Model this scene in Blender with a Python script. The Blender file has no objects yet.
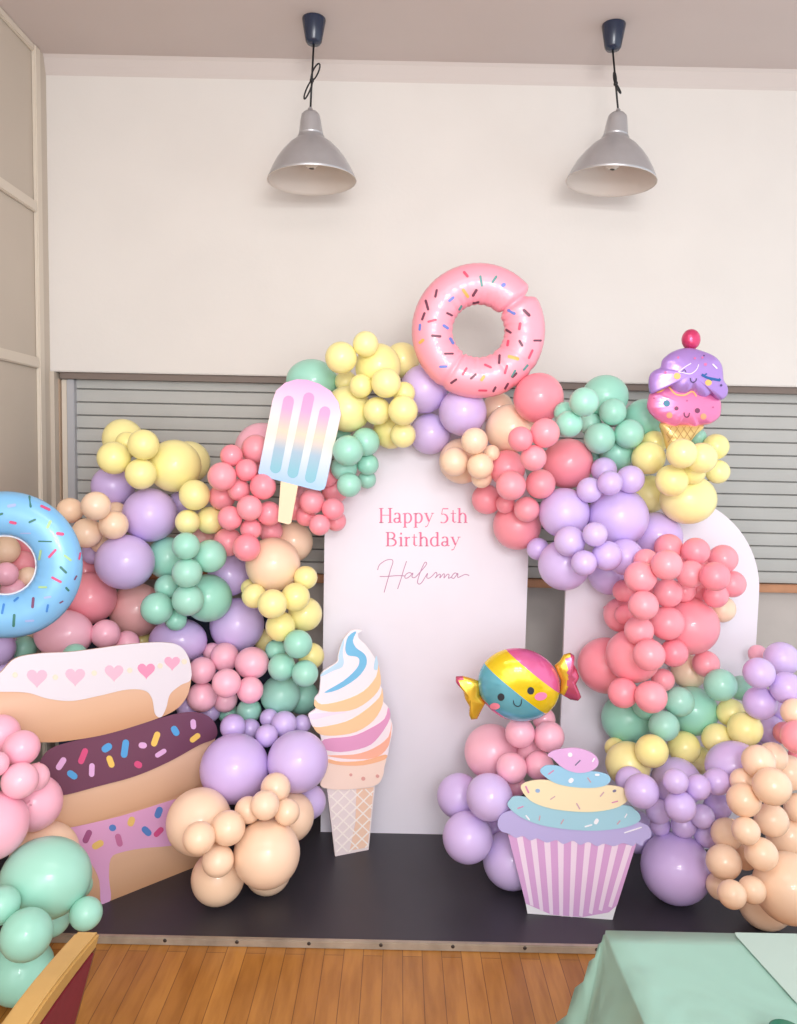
import bpy, bmesh, math, random
from mathutils import Vector, Matrix
from mathutils.bvhtree import BVHTree
random.seed(7)
S = bpy.context.scene
COL = S.collection
V = Vector
# ------------------------------------------------------------------ camera
F = 770.0
PITCH = math.radians(4.5); ROLL = math.radians(1.2)
CAM = V((0, 0, 1.59))
fw = V((0, math.cos(PITCH), -math.sin(PITCH)))
up0 = V((0, math.sin(PITCH), math.cos(PITCH))); rt0 = V((1, 0, 0))
RT = rt0*math.cos(ROLL) + up0*math.sin(ROLL)
UP = up0*math.cos(ROLL) - rt0*math.sin(ROLL)
cd = bpy.data.cameras.new('camera'); cam = bpy.data.objects.new('camera', cd); COL.objects.link(cam)
cd.sensor_fit = 'HORIZONTAL'; cd.sensor_width = 36; cd.lens = 36*F/797; cd.clip_start = 0.05
M = Matrix((RT, UP, -fw)).transposed().to_4x4(); M.translation = CAM
cam.matrix_world = M
S.camera = cam
# ------------------------------------------------------------------ light
w = bpy.data.worlds.new('World'); S.world = w; w.use_nodes = True
w.node_tree.nodes['Background'].inputs[0].default_value = (0.90, 0.95, 1.0, 1)
w.node_tree.nodes['Background'].inputs[1].default_value = 0.95
def area(name, loc, target, sx, sy, power, col=(1, 1, 1)):
    d = bpy.data.lights.new(name, 'AREA'); d.shape = 'RECTANGLE'; d.size = sx; d.size_y = sy; d.energy = power; d.color = col
    o = bpy.data.objects.new(name, d); COL.objects.link(o); o.location = loc
    o.rotation_euler = (V(target)-V(loc)).to_track_quat('-Z', 'Y').to_euler()
    return o
area('window_light', (0.5, -0.9, 2.55), (0.1, 3.2, 1.1), 1.0, 0.28, 22, (1, 0.99, 0.98))
area('window_light', (0.4, -1.2, 2.05), (0.1, 3.2, 1.0), 1.0, 0.28, 18, (1, 0.99, 0.98))
area('room_fill', (-0.2, -1.3, 1.6), (-0.1, 3.2, 1.1), 3.6, 2.4, 52, (0.97, 0.98, 1))  # large unseen frontal fill behind the camera, raised to brighten recesses
area('ceiling_light', (0.0, 1.0, 2.98), (0.0, 1.4, 0), 1.6, 0.5, 9, (1, 0.98, 0.96))
S.view_settings.view_transform = 'Standard'; S.view_settings.look = 'None'
S.view_settings.exposure = 0.46; S.view_settings.gamma = 1
S.view_settings.use_curve_mapping = False
# ------------------------------------------------------------------ helpers
def ray(px, py): return fw*F + RT*(px-398.5) - UP*(py-512)
def at(px, py, Y):
    d = ray(px, py); return CAM + d*((Y-CAM.y)/d.y)
def atz(px, py, Z):
    d = ray(px, py); return CAM + d*((Z-CAM.z)/d.z)
def ppm(p): return (p-CAM).dot(fw)/F        # metres per pixel at p
def lin(c):
    r = []
    for v in c:
        v /= 255.0; r.append(v/12.92 if v <= 0.04045 else ((v+0.055)/1.055)**2.4)
    return (r[0], r[1], r[2], 1)
_m = {}
def mat(name, rgb, rough=0.5, metal=0.0, spec=0.5, coat=0.0, noise=0.0, nscale=8.0, bump=0.0, bscale=40, sss=0.0, aniso=0):
    if name in _m: return _m[name]
    m = bpy.data.materials.new(name); m.use_nodes = True; nt = m.node_tree
    b = nt.nodes['Principled BSDF']; c = lin(rgb)
    b.inputs['Base Color'].default_value = c; b.inputs['Roughness'].default_value = rough
    b.inputs['Metallic'].default_value = metal; b.inputs['Specular IOR Level'].default_value = spec
    b.inputs['Coat Weight'].default_value = coat; b.inputs['Coat Roughness'].default_value = 0.08
    if sss:
        b.inputs['Subsurface Weight'].default_value = sss; b.inputs['Subsurface Radius'].default_value = (1, .6, .5)
        b.inputs['Subsurface Scale'].default_value = 0.02
    tc = nt.nodes.new('ShaderNodeTexCoord')
    if noise:
        n = nt.nodes.new('ShaderNodeTexNoise'); n.inputs['Scale'].default_value = nscale; n.inputs['Detail'].default_value = 4
        nt.links.new(tc.outputs['Object'], n.inputs['Vector'])
        r = nt.nodes.new('ShaderNodeValToRGB')
        r.color_ramp.elements[0].position = 0.3; r.color_ramp.elements[1].position = 0.7
        r.color_ramp.elements[0].color = [x*(1-noise) for x in c[:3]]+[1]; r.color_ramp.elements[1].color = [min(1, x*(1+noise)) for x in c[:3]]+[1]
        nt.links.new(n.outputs['Fac'], r.inputs['Fac']); nt.links.new(r.outputs['Color'], b.inputs['Base Color'])
    if bump:
        n = nt.nodes.new('ShaderNodeTexNoise'); n.inputs['Scale'].default_value = bscale
        nt.links.new(tc.outputs['Object'], n.inputs['Vector'])
        bp = nt.nodes.new('ShaderNodeBump'); bp.inputs['Strength'].default_value = bump; bp.inputs['Distance'].default_value = 0.01
        nt.links.new(n.outputs['Fac'], bp.inputs['Height']); nt.links.new(bp.outputs['Normal'], b.inputs['Normal'])
    _m[name] = m; return m
def ramp_mat(name, axis, lo, hi, stops, rough=0.45, metal=0.0, const=False, coat=0.0):
    """colour bands printed along a direction of the object's own space"""
    m = bpy.data.materials.new(name); m.use_nodes = True; nt = m.node_tree; b = nt.nodes['Principled BSDF']
    b.inputs['Roughness'].default_value = rough; b.inputs['Metallic'].default_value = metal; b.inputs['Coat Weight'].default_value = coat
    tc = nt.nodes.new('ShaderNodeTexCoord'); d = nt.nodes.new('ShaderNodeVectorMath'); d.operation = 'DOT_PRODUCT'
    d.inputs[1].default_value = axis; nt.links.new(tc.outputs['Object'], d.inputs[0])
    mr = nt.nodes.new('ShaderNodeMapRange'); mr.inputs['From Min'].default_value = lo; mr.inputs['From Max'].default_value = hi
    nt.links.new(d.outputs['Value'], mr.inputs['Value'])
    r = nt.nodes.new('ShaderNodeValToRGB'); cr = r.color_ramp
    if const: cr.interpolation = 'CONSTANT'
    cr.elements[0].position = stops[0][0]; cr.elements[0].color = lin(stops[0][1])
    cr.elements[1].position = stops[-1][0]; cr.elements[1].color = lin(stops[-1][1])
    for p, c in stops[1:-1]:
        e = cr.elements.new(p); e.color = lin(c)
    nt.links.new(mr.outputs['Result'], r.inputs['Fac']); nt.links.new(r.outputs['Color'], b.inputs['Base Color'])
    return m
def tag(o, label=None, cat=None, group=None, kind=None):
    if label: o['label'] = label
    if cat: o['category'] = cat
    if group: o['group'] = group
    if kind: o['kind'] = kind
    return o
def thing(name, loc, label, cat, group=None):
    o = bpy.data.objects.new(name, None); COL.objects.link(o); o.location = loc; o.empty_display_size = 0.05
    return tag(o, label, cat, group)
def wloc(o):
    l = V(o.location)
    if o.parent: l += wloc(o.parent)
    return l
def obj(name, bm, mats, parent=None, smooth=False, origin=None):
    """links a bmesh given in world coordinates as one mesh object"""
    base = wloc(parent) if parent else V((0, 0, 0))
    if origin is None:
        if parent: origin = base
        else:
            lo = V([min(v.co[i] for v in bm.verts) for i in range(3)]); hi = V([max(v.co[i] for v in bm.verts) for i in range(3)])
            origin = V(((lo.x+hi.x)/2, (lo.y+hi.y)/2, lo.z))
    bmesh.ops.translate(bm, verts=bm.verts, vec=-origin)
    me = bpy.data.meshes.new(name); bm.to_mesh(me); bm.free()
    for m in (mats if isinstance(mats, (list, tuple)) else [mats]): me.materials.append(m)
    if smooth:
        for p in me.polygons: p.use_smooth = True
    o = bpy.data.objects.new(name, me); COL.objects.link(o); o.location = origin-base
    if parent: o.parent = parent
    return o
def box(bm, x0, x1, y0, y1, z0, z1, bev=0.0, mi=0):
    vs = [bm.verts.new(c) for c in ((x0,y0,z0),(x1,y0,z0),(x1,y1,z0),(x0,y1,z0),(x0,y0,z1),(x1,y0,z1),(x1,y1,z1),(x0,y1,z1))]
    fs = [bm.faces.new([vs[i] for i in q]) for q in ((3,2,1,0),(4,5,6,7),(0,1,5,4),(1,2,6,5),(2,3,7,6),(3,0,4,7))]
    for f in fs: f.material_index = mi
    if bev:
        es = list({e for f in fs for e in f.edges}); bmesh.ops.bevel(bm, geom=es, offset=bev, segments=2, affect='EDGES')
def bxo(name, dims, m, parent=None, bev=0.0, kind=None):
    bm = bmesh.new(); box(bm, *dims, bev=bev); o = obj(name, bm, m, parent)
    if kind: o['kind'] = kind
    return o
def lathe(bm, prof, c, axis=V((0, 0, 1)), seg=40, mi=0, cap=False):
    q = V((0, 0, 1)).rotation_difference(axis)
    rings = []
    for r, z in prof:
        rings.append([bm.verts.new(V(c)+q @ V((r*math.cos(2*math.pi*i/seg), r*math.sin(2*math.pi*i/seg), z))) for i in range(seg)])
    for a, b in zip(rings, rings[1:]):
        for i in range(seg):
            f = bm.faces.new((a[i], a[(i+1) % seg], b[(i+1) % seg], b[i])); f.material_index = mi; f.smooth = True
    if cap:
        bm.faces.new(rings[0][::-1]).material_index = mi; bm.faces.new(rings[-1]).material_index = mi
def tube(bm, pts, r, seg=8, mi=0):
    rings = []
    pts = [V(p) for p in pts]
    for i, p in enumerate(pts):
        t = (pts[min(i+1, len(pts)-1)]-pts[max(i-1, 0)]).normalized()
        a = t.orthogonal().normalized() if i == 0 else (pa - t*pa.dot(t)).normalized()
        pa = a; b = t.cross(a)
        rings.append([bm.verts.new(p+(a*math.cos(2*math.pi*k/seg)+b*math.sin(2*math.pi*k/seg))*r) for k in range(seg)])
    for A, B in zip(rings, rings[1:]):
        for k in range(seg):
            f = bm.faces.new((A[k], A[(k+1) % seg], B[(k+1) % seg], B[k])); f.smooth = True; f.material_index = mi
    bm.faces.new(rings[0][::-1]); bm.faces.new(rings[-1])
def crom(pts, n=6, closed=True):
    out = []; N = len(pts)
    rng = range(N) if closed else range(N-1)
    for i in rng:
        g = (lambda k: pts[k % N]) if closed else (lambda k: pts[max(0, min(N-1, k))])
        p0, p1, p2, p3 = g(i-1), g(i), g(i+1), g(i+2)
        for k in range(n):
            t = k/n; t2 = t*t; t3 = t2*t
            out.append(tuple(0.5*((2*p1[j])+(-p0[j]+p2[j])*t+(2*p0[j]-5*p1[j]+4*p2[j]-p3[j])*t2+(-p0[j]+3*p1[j]-3*p2[j]+p3[j])*t3) for j in range(len(p1))))
    if not closed: out.append(tuple(pts[-1]))
    return out
class Pln:
    def __init__(s, p, n):
        s.p = V(p); s.n = V(n).normalized()
        if s.n.dot(s.p-CAM) < 0: s.n = -s.n          # n points away from the camera
    def hit(s, px, py):
        d = ray(px, py); return CAM + d*((s.p-CAM).dot(s.n)/d.dot(s.n))
def zm(pts, ox, oy, s): return [(ox+p[0]*s, oy+p[1]*s) for p in pts]
def slab(bm, outl, pl, off, th, mi=0):
    """board of thickness th whose front lies off in front of plane pl"""
    pl = Pln(pl.p-pl.n*off, pl.n)
    fr = [bm.verts.new(pl.hit(*p)) for p in outl]; bk = [bm.verts.new(v.co+pl.n*th) for v in fr]
    f = bm.faces.new(fr); f.material_index = mi
    f2 = bm.faces.new(bk[::-1]); f2.material_index = mi
    n = len(fr)
    for i in range(n):
        q = bm.faces.new((fr[i], bk[i], bk[(i+1) % n], fr[(i+1) % n])); q.material_index = mi
def capsule_pts(x, y, L, wd, ang, n=5):
    a = math.radians(ang); dx, dy = math.cos(a), -math.sin(a); h = max(0, L/2-wd/2); out = []
    for s, base in ((1, -90), (-1, 90)):
        for k in range(n+1):
            t = math.radians(base+180*k/n)
            u = s*h+wd/2*math.cos(t); v = wd/2*math.sin(t)
            out.append((x+u*dx+v*dy, y+u*dy-v*dx))
    return out
def ell(x, y, rx, ry=None, n=16, ang=0):
    ry = ry or rx; a = math.radians(ang); o = []
    for k in range(n):
        t = 2*math.pi*k/n; u, v = rx*math.cos(t), ry*math.sin(t)
        o.append((x+u*math.cos(a)-v*math.sin(a), y+u*math.sin(a)+v*math.cos(a)))
    return o
def decal(bm, bvh, pts, mi, off=0.0016):
    """printed mark laid on a curved surface: fan with a middle ring"""
    cx = sum(p[0] for p in pts)/len(pts); cy = sum(p[1] for p in pts)/len(pts)
    def h(x, y):
        d = ray(x, y).normalized(); loc, nor, _, _ = bvh.ray_cast(CAM, d)
        if loc is None: return None
        if nor.dot(d) > 0: nor = -nor
        return loc+nor*off
    c = h(cx, cy); mid = [h((p[0]+cx)/2, (p[1]+cy)/2) for p in pts]; ou = [h(*p) for p in pts]
    if c is None or any(q is None for q in mid+ou): return
    C = bm.verts.new(c); A = [bm.verts.new(q) for q in mid]; B = [bm.verts.new(q) for q in ou]; n = len(pts)
    for i in range(n):
        for f in (bm.faces.new((C, A[i], A[(i+1) % n])), bm.faces.new((A[i], B[i], B[(i+1) % n], A[(i+1) % n]))):
            f.material_index = mi; f.smooth = True
def ribbon(bm, pts, mi, put):
    """flat stroke through (x, y, width) points; put(x, y) -> world"""
    n = len(pts); L = []; R = []
    for i, (x, y, wd) in enumerate(pts):
        a = pts[max(0, i-1)]; b = pts[min(n-1, i+1)]
        dx, dy = b[0]-a[0], b[1]-a[1]; l = math.hypot(dx, dy) or 1
        nx, ny = -dy/l*wd/2, dx/l*wd/2
        p, q = put(x+nx, y+ny), put(x-nx, y-ny)
        if p is None or q is None: return
        L.append(bm.verts.new(p)); R.append(bm.verts.new(q))
    for i in range(n-1):
        f = bm.faces.new((L[i], L[i+1], R[i+1], R[i])); f.material_index = mi
# ------------------------------------------------------------------ room
WALL_Y = 3.36; SHUT_Y = 3.43
corner = at(48, 200, WALL_Y); XL = corner.x-0.012
ZC = at(420, 65, WALL_Y).z
ZL = at(420, 379, WALL_Y).z           # lintel bottom
ZS = at(740, 583, SHUT_Y).z           # ledge under the shutter
XR = 2.6; YF = -2.6; PZ = 0.023; PY = atz(330, 941, PZ).y
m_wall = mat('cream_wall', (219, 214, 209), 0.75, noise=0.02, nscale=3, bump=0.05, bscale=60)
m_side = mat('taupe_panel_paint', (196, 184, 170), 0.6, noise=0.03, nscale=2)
m_batten = mat('batten_paint', (214, 203, 188), 0.5)
m_ceil = mat('ceiling_paint', (204, 192, 188), 0.8, noise=0.02, nscale=2)
def struct(name, dims, m, bev=0): return bxo(name, dims, m, None, bev, 'structure')
struct('wall_back', (XL-0.1, XR, WALL_Y, WALL_Y+0.25, ZL, ZC), m_wall, 0.004)
struct('wall_back_lower', (XL-0.1, XR, SHUT_Y+0.03, SHUT_Y+0.2, 0, ZL), mat('lower_wall_paint', (190, 182, 176), 0.7, noise=0.04))
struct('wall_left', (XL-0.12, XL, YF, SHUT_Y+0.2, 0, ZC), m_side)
struct('ceiling', (XL-0.12, XR, YF, WALL_Y+0.25, ZC, ZC+0.1), m_ceil)
# timber floor with boards running towards the stage
mf = bpy.data.materials.new('wood_floor'); mf.use_nodes = True; nt = mf.node_tree; b = nt.nodes['Principled BSDF']
tc = nt.nodes.new('ShaderNodeTexCoord'); mp = nt.nodes.new('ShaderNodeMapping'); mp.inputs['Rotation'].default_value = (0, 0, math.pi/2)
br = nt.nodes.new('ShaderNodeTexBrick'); br.inputs['Scale'].default_value = 1; br.inputs['Brick Width'].default_value = 0.9; br.inputs['Row Height'].default_value = 0.062
br.inputs['Mortar Size'].default_value = 0.0012; br.inputs['Mortar'].default_value = lin((120, 76, 36)); br.offset = 0.37
br.inputs['Color1'].default_value = lin((188, 130, 62)); br.inputs['Color2'].default_value = lin((166, 110, 48)); br.inputs['Bias'].default_value = 0.0
nz = nt.nodes.new('ShaderNodeTexNoise'); nz.inputs['Scale'].default_value = 5; nz.inputs['Detail'].default_value = 6
mp2 = nt.nodes.new('ShaderNodeMapping'); mp2.inputs['Scale'].default_value = (7, 1, 1)
mx = nt.nodes.new('ShaderNodeMixRGB'); mx.blend_type = 'MULTIPLY'; mx.inputs['Fac'].default_value = 0.6
rr = nt.nodes.new('ShaderNodeValToRGB'); rr.color_ramp.elements[0].color = (0.55, 0.45, 0.35, 1); rr.color_ramp.elements[1].color = (1, 1, 1, 1); rr.color_ramp.elements[0].position = 0.3; rr.color_ramp.elements[1].position = 0.62
L = nt.links.new
L(tc.outputs['Object'], mp.inputs['Vector']); L(mp.outputs['Vector'], br.inputs['Vector']); L(tc.outputs['Object'], mp2.inputs['Vector']); L(mp2.outputs['Vector'], nz.inputs['Vector'])
L(nz.outputs['Fac'], rr.inputs['Fac']); L(br.outputs['Color'], mx.inputs['Color1']); L(rr.outputs['Color'], mx.inputs['Color2']); L(mx.outputs['Color'], b.inputs['Base Color'])
b.inputs['Roughness'].default_value = 0.32
struct('floor', (XL-0.12, XR, YF, SHUT_Y+0.2, -0.08, 0), mf)
# low dark platform with a worn metal edging
st = bxo('stage_platform', (XL, XR, PY+0.012, SHUT_Y+0.03, 0.0, PZ), mat('stage_vinyl', (52, 49, 56), 0.42, noise=0.12, nscale=3), None, 0, 'structure')
bm = bmesh.new(); box(bm, XL+0.0, XR, PY-0.006, PY+0.012, 0.0, PZ+0.002, bev=0.003)
for k in range(18):
    x = XL+0.12+k*0.23
    lathe(bm, [(0.006, 0), (0.006, 0.0015), (0.0, 0.002)], (x, PY-0.0055, 0.017), V((0, -1, 0)), 12, 1)
edg = obj('trim_1', bm, [mat('edging_metal', (168, 154, 138), 0.4, 0.35, noise=0.18, nscale=14), mat('screw_metal', (70, 62, 58), 0.4, 0.6)]); edg['kind'] = 'structure'
# shade under the ceiling built as a darker cove-shaped band, left wall battens
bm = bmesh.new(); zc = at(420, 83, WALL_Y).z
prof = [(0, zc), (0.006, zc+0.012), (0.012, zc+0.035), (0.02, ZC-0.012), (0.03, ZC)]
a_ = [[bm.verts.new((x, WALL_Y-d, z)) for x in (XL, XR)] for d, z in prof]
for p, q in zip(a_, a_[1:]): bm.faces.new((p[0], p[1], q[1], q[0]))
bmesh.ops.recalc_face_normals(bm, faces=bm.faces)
o = obj('trim_2', bm, mat('shade_band_paint', (204, 194, 189), 0.7)); o['kind'] = 'structure'
def lw(px, py):        # point on the left wall
    d = ray(px, py); return CAM + d*((XL-CAM.x)/d.x)
yb = lw(37, 150).y
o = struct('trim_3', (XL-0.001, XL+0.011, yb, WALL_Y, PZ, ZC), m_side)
o = struct('trim_4', (XL-0.001, XL+0.018, yb-0.04, yb+0.006, PZ, ZC), m_batten, 0.004)
for i, (px, py) in enumerate(((20, 198), (20, 359))):
    z = lw(px, py).z
    struct('trim_%d' % (5+i), (XL-0.001, XL+0.016, YF, yb-0.04, z-0.022, z+0.022), m_batten, 0.004)
zt = lw(16, 30).z
struct('trim_7', (XL-0.001, XL+0.014, YF, yb-0.04, zt-0.02, ZC), m_batten, 0.004)
struct('trim_8', (XL+0.0112, XL+0.03, WALL_Y-0.006, SHUT_Y, PZ, ZL-0.001), m_side)
# lintel soffit strip, shutter, frame, ledge
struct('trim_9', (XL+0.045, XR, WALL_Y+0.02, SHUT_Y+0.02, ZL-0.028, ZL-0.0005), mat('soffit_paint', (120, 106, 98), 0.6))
fx0 = at(60, 450, SHUT_Y-0.02).x; fx1 = at(68, 450, SHUT_Y-0.02).x; fx2 = at(74.5, 450, SHUT_Y-0.03).x
struct('trim_10', (fx0-0.012, fx0+0.008, SHUT_Y-0.035, SHUT_Y+0.03, ZS-0.05, ZL-0.029), mat('brown_frame', (176, 150, 128), 0.5))
struct('trim_11', (fx0+0.009, fx1, SHUT_Y-0.02, SHUT_Y+0.03, ZS-0.05, ZL-0.029), m_batten, 0.003)
m_al = mat('grey_frame', (178, 178, 182), 0.4, 0.2)
sh = thing('roller_shutter', (0.4, SHUT_Y, ZS), 'grey ribbed roller shutter closed across the opening behind the balloons', 'shutter')
sh['kind'] = 'structure'; sh.name = 'window_1'
bm = bmesh.new(); box(bm, fx1+0.001, fx2, SHUT_Y-0.03, SHUT_Y+0.03, ZS-0.02, ZL-0.029, bev=0.003); obj('guide_rail', bm, m_al, sh)
bm = bmesh.new(); pitch = 0.0577; z = ZL-0.03+0.0205; m_sl = mat('shutter_slat', (178, 178, 174), 0.5, 0.0, noise=0.04, nscale=5)
while z > ZS+0.005:
    z0 = max(z-pitch, ZS)
    pr = [(0.008, z-0.001), (0.0, z-0.004), (-0.001, z-0.03), (0.0, z0+0.004), (0.008, z0+0.001)]
    rows = [[bm.verts.new((x, SHUT_Y+d, zz)) for x in (fx2, XR)] for d, zz in pr]
    for p, q in zip(rows, rows[1:]): bm.faces.new((p[0], q[0], q[1], p[1]))
    z -= pitch
obj('slat_curtain', bm, m_sl, sh)
bm = bmesh.new()
box(bm, fx2, XR, SHUT_Y+0.011, SHUT_Y+0.0295, ZS, ZL-0.029); obj('joint_backing', bm, mat('shutter_joint', (104, 101, 99), 0.7), sh)
struct('trim_12', (XL+0.046, XR, SHUT_Y-0.03, SHUT_Y+0.03, ZS-0.036, ZS-0.001), mat('timber_ledge', (186, 132, 96), 0.45, noise=0.12, nscale=10), 0.004)
tag(bxo('navy_screen', (XL+0.05, -0.52, 3.30, 3.325, PZ, 0.90), mat('navy_board', (28, 44, 74), 0.5), None, 0.004), 'dark navy screen standing behind the cake cutout, glimpsed in gaps', 'screen')
# ------------------------------------------------------------------ pendant lamps
m_silver = mat('brushed_aluminium', (186, 185, 188), 0.34, 0.55, noise=0.03, nscale=30)
m_inner = mat('lamp_inner_enamel', (216, 206, 198), 0.5)
m_blk = mat('dark_blue_plastic', (34, 44, 66), 0.25, 0.0, 0.6)
m_cord = mat('black_cord', (22, 22, 26), 0.5)
def lamp(cup_px, cup_top, rim_px, rim_py, Y, tilt, label, loops):
    Y = atz(cup_px, cup_top+5, ZC).y; top = at(cup_px, cup_top, Y); top.z = ZC
    rc = at(rim_px, rim_py, Y); R = 44.5*ppm(rc)
    t = thing('pendant_lamp', (top.x, Y, rc.z-0.02), label, 'lamp', 'aluminium pendant lamps hanging from the ceiling')
    ax = V((tilt, 0, 1)).normalized(); k = R/44.5
    bm = bmesh.new(); hc = 24*k
    lathe(bm, [(0.0, 0), (11.5*k, 0), (11.6*k, -1*k), (8*k, -hc*0.88), (6.5*k, -hc*0.97), (2.0*k, -hc), (0.0, -hc)], (top.x, Y, ZC-0.0002), seg=32)
    bmesh.ops.recalc_face_normals(bm, faces=bm.faces)
    obj('ceiling_cup', bm, m_blk, t)
    capt = rc+ax*69*k
    a = V((top.x, Y, ZC-hc)); bm = bmesh.new()
    tube(bm, [a, a.lerp(capt, .5), capt], 1.0*k)
    mid = a.lerp(capt, 0.55)
    for dx, dz, s in loops:
        pts = [mid+V((math.sin(u*2*math.pi)*dx*0.35*k+dx*k*(1-math.cos(u*2*math.pi))/2, 0.006*math.sin(u*6.28), dz*k*(1-math.cos(u*2*math.pi))/2)) for u in [i/16 for i in range(17)]]
        tube(bm, pts, 0.8*k)
    lathe(bm, [(0, -2*k), (2*k, -1.4*k), (2.2*k, 0), (2*k, 1.4*k), (0, 2*k)], mid, seg=12)
    obj('cord', bm, m_cord, t)
    bm = bmesh.new()
    lathe(bm, [(1.2*k, 71*k), (2.2*k, 70*k), (2.6*k, 67.5*k), (6.8*k, 66*k), (9*k, 63.5*k), (10*k, 59*k), (12.0*k, 46*k)], rc, ax)
    bmesh.ops.recalc_face_normals(bm, faces=bm.faces); obj('socket_cap', bm, m_silver, t)
    bm = bmesh.new()
    out = [(12.0, 46), (12.4, 44.6), (11.6, 44), (13.5, 42.6), (13.8, 40.5), (16.0, 39), (22, 34.5), (29, 27), (35, 19), (39.5, 11), (43, 3.5), (44.5, 0)]
    lathe(bm, [(r*k, z*k) for r, z in out], rc, ax, 56, 0)
    inn = [(44.5, 0), (43.8, -0.2)]+[(r-0.9, z-0.6) for r, z in out[::-1][1:8]]+[(8, 38.5), (0.01, 38.5)]
    lathe(bm, [(r*k, z*k) for r, z in inn], rc, ax, 56, 1)
    bmesh.ops.remove_doubles(bm, verts=bm.verts, dist=1e-5)
    obj('shade', bm, [m_silver, m_inner], t)
    bm = bmesh.new(); lathe(bm, [(0.01, 12*k), (6*k, 14*k), (8.5*k, 20*k), (7*k, 27*k), (4*k, 33*k), (4*k, 38*k)], rc, ax, 24)
    obj('bulb', bm, mat('bulb_glass', (232, 226, 218), 0.2), t, True)
lamp(314, 14, 312, 181, 2.98, -0.035, 'silver pendant lamp on the left, above the ice lolly', [(7, 16, 1), (-7, -18, 1)])
lamp(614, 20, 611, 182, 2.98, 0.06, 'silver pendant lamp on the right, above the mint balloons', [(-2, 11, 1), (5, -9, 1)])
# ------------------------------------------------------------------ backdrop boards
m_board = mat('white_board', (229, 224, 234), 0.5, noise=0.01)
def arch_board(name, x0, x1, zb, px_cx, cy_px, Y, th, label):
    """board with round top; x in metres"""
    cx = (x0+x1)/2; r = (x1-x0)/2; zc_ = at(px_cx, cy_px, Y).z
    bm = bmesh.new(); pts = [(x0, zb), (x1, zb)]+[(cx+r*math.cos(math.pi*k/40), zc_+r*math.sin(math.pi*k/40)) for k in range(41)]
    fr = [bm.verts.new((x, Y, z)) for x, z in pts]; bk = [bm.verts.new((x, Y+th, z)) for x, z in pts]
    bm.faces.new(fr); bm.faces.new(bk[::-1]); n = len(fr)
    for i in range(n): bm.faces.new((fr[i], bk[i], bk[(i+1) % n], fr[(i+1) % n]))
    bmesh.ops.recalc_face_normals(bm, faces=bm.faces)
    return fr, bm
BY = 3.02
t = thing('arched_backdrop_board', (at(424, 833, BY).x, BY, PZ), 'tall white arched board printed with pink birthday lettering', 'backdrop board')
BY = atz(424, 834, PZ).y
t.location.y = BY
x0 = at(321, 800, BY).x; x1 = at(526.5, 610, BY).x
_, bm = arch_board('b', x0, x1, PZ, 426, 503, BY, 0.018, ''); obj('board_panel', bm, m_board, t)
bp = Pln((0, BY, 1), (0, 1, 0))
put = lambda ox, oy, s: (lambda x, y: bp.hit(ox+x*s, oy+y*s)-V((0, 0.0012, 0)))
# serif lettering: unit glyphs, x right, y up, cap height 1; strokes of (x, y, width)
TK, TN = 0.13, 0.045
def arc(cx, cy, rx, ry, a0, a1, wv=TK, wh=TN, n=14):
    o = []
    for k in range(n+1):
        a = math.radians(a0+(a1-a0)*k/n); o.append((cx+rx*math.cos(a), cy+ry*math.sin(a), wh+(wv-wh)*abs(math.cos(a))))
    return o
def st_(x, y0, y1): return [(x, y0, TK), (x, y1, TK)]
def sf(x, y, h=0.15): return [(x-h, y, TN), (x+h, y, TN)]
G = {
 'H': (1.0, [st_(.2, 0, 1), st_(.8, 0, 1), [(.2, .52, TN), (.8, .52, TN)], sf(.2, .02), sf(.2, .98), sf(.8, .02), sf(.8, .98)]),
 'B': (.88, [st_(.2, 0, 1), [(.05, .98, TN), (.4, .98, TN)], [(.05, .02, TN), (.42, .02, TN)], [(.2, .53, TN), (.42, .53, TN)], arc(.4, .755, .24, .225, -90, 90), arc(.42, .275, .31, .255, -90, 90)]),
 'a': (.62, [arc(.27, .5, .17, .165, 160, 0), [(.44, .5, TK), (.44, .1, TK), (.5, .02, .07), (.6, .06, .03)], arc(.25, .17, .17, .15, 45, 330), [(.44, .36, TN), (.3, .31, TN)]]),
 'p': (.72, [st_(.18, -.3, .66), [(.02, .6, TN), (.18, .66, TN)], sf(.18, -.3, .14), arc(.36, .33, .24, .33, 130, -130)]),
 'y': (.7, [[(.14, .66, TK), (.36, .1, TK)], [(.6, .66, TN), (.36, .06, TN), (.24, -.22, TN), (.1, -.27, .08)], sf(.14, .65, .12), sf(.6, .65, .1)]),
 '5': (.74, [[(.24, .96, .07), (.62, .96, .07)], [(.24, .96, TN), (.16, .58, TN)], arc(.27, .3, .29, .3, 110, -125)]),
 't': (.46, [[(.2, .86, .06), (.2, .12, TK), (.28, .03, .07), (.42, .08, .03)], [(.04, .64, TN), (.4, .64, TN)]]),
 'h': (.76, [st_(.17, 0, 1), [(.03, .95, TN), (.17, 1, TN)], sf(.17, .02, .14), arc(.39, .4, .19, .26, 150, 0), [(.58, .42, TK), (.58, 0, TK)], sf(.58, .02, .13)]),
 'i': (.38, [st_(.2, 0, .66), [(.05, .6, TN), (.2, .66, TN)], sf(.2, .02, .14), [(.14, .9, .13), (.26, .9, .13)]]),
 'r': (.5, [st_(.17, 0, .66), [(.03, .6, TN), (.17, .66, TN)], sf(.17, .02, .14), [(.17, .45, TN), (.28, .61, .07), (.42, .62, .1)]]),
 'd': (.76, [st_(.54, 0, 1), [(.4, .95, TN), (.54, 1, TN)], [(.54, .03, TN), (.7, .05, TN)], arc(.34, .33, .25, .33, 50, 310)]),
 ' ': (.34, [])}
m_ink = mat('pink_lettering', (203, 98, 132), 0.35, 0.2)
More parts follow.
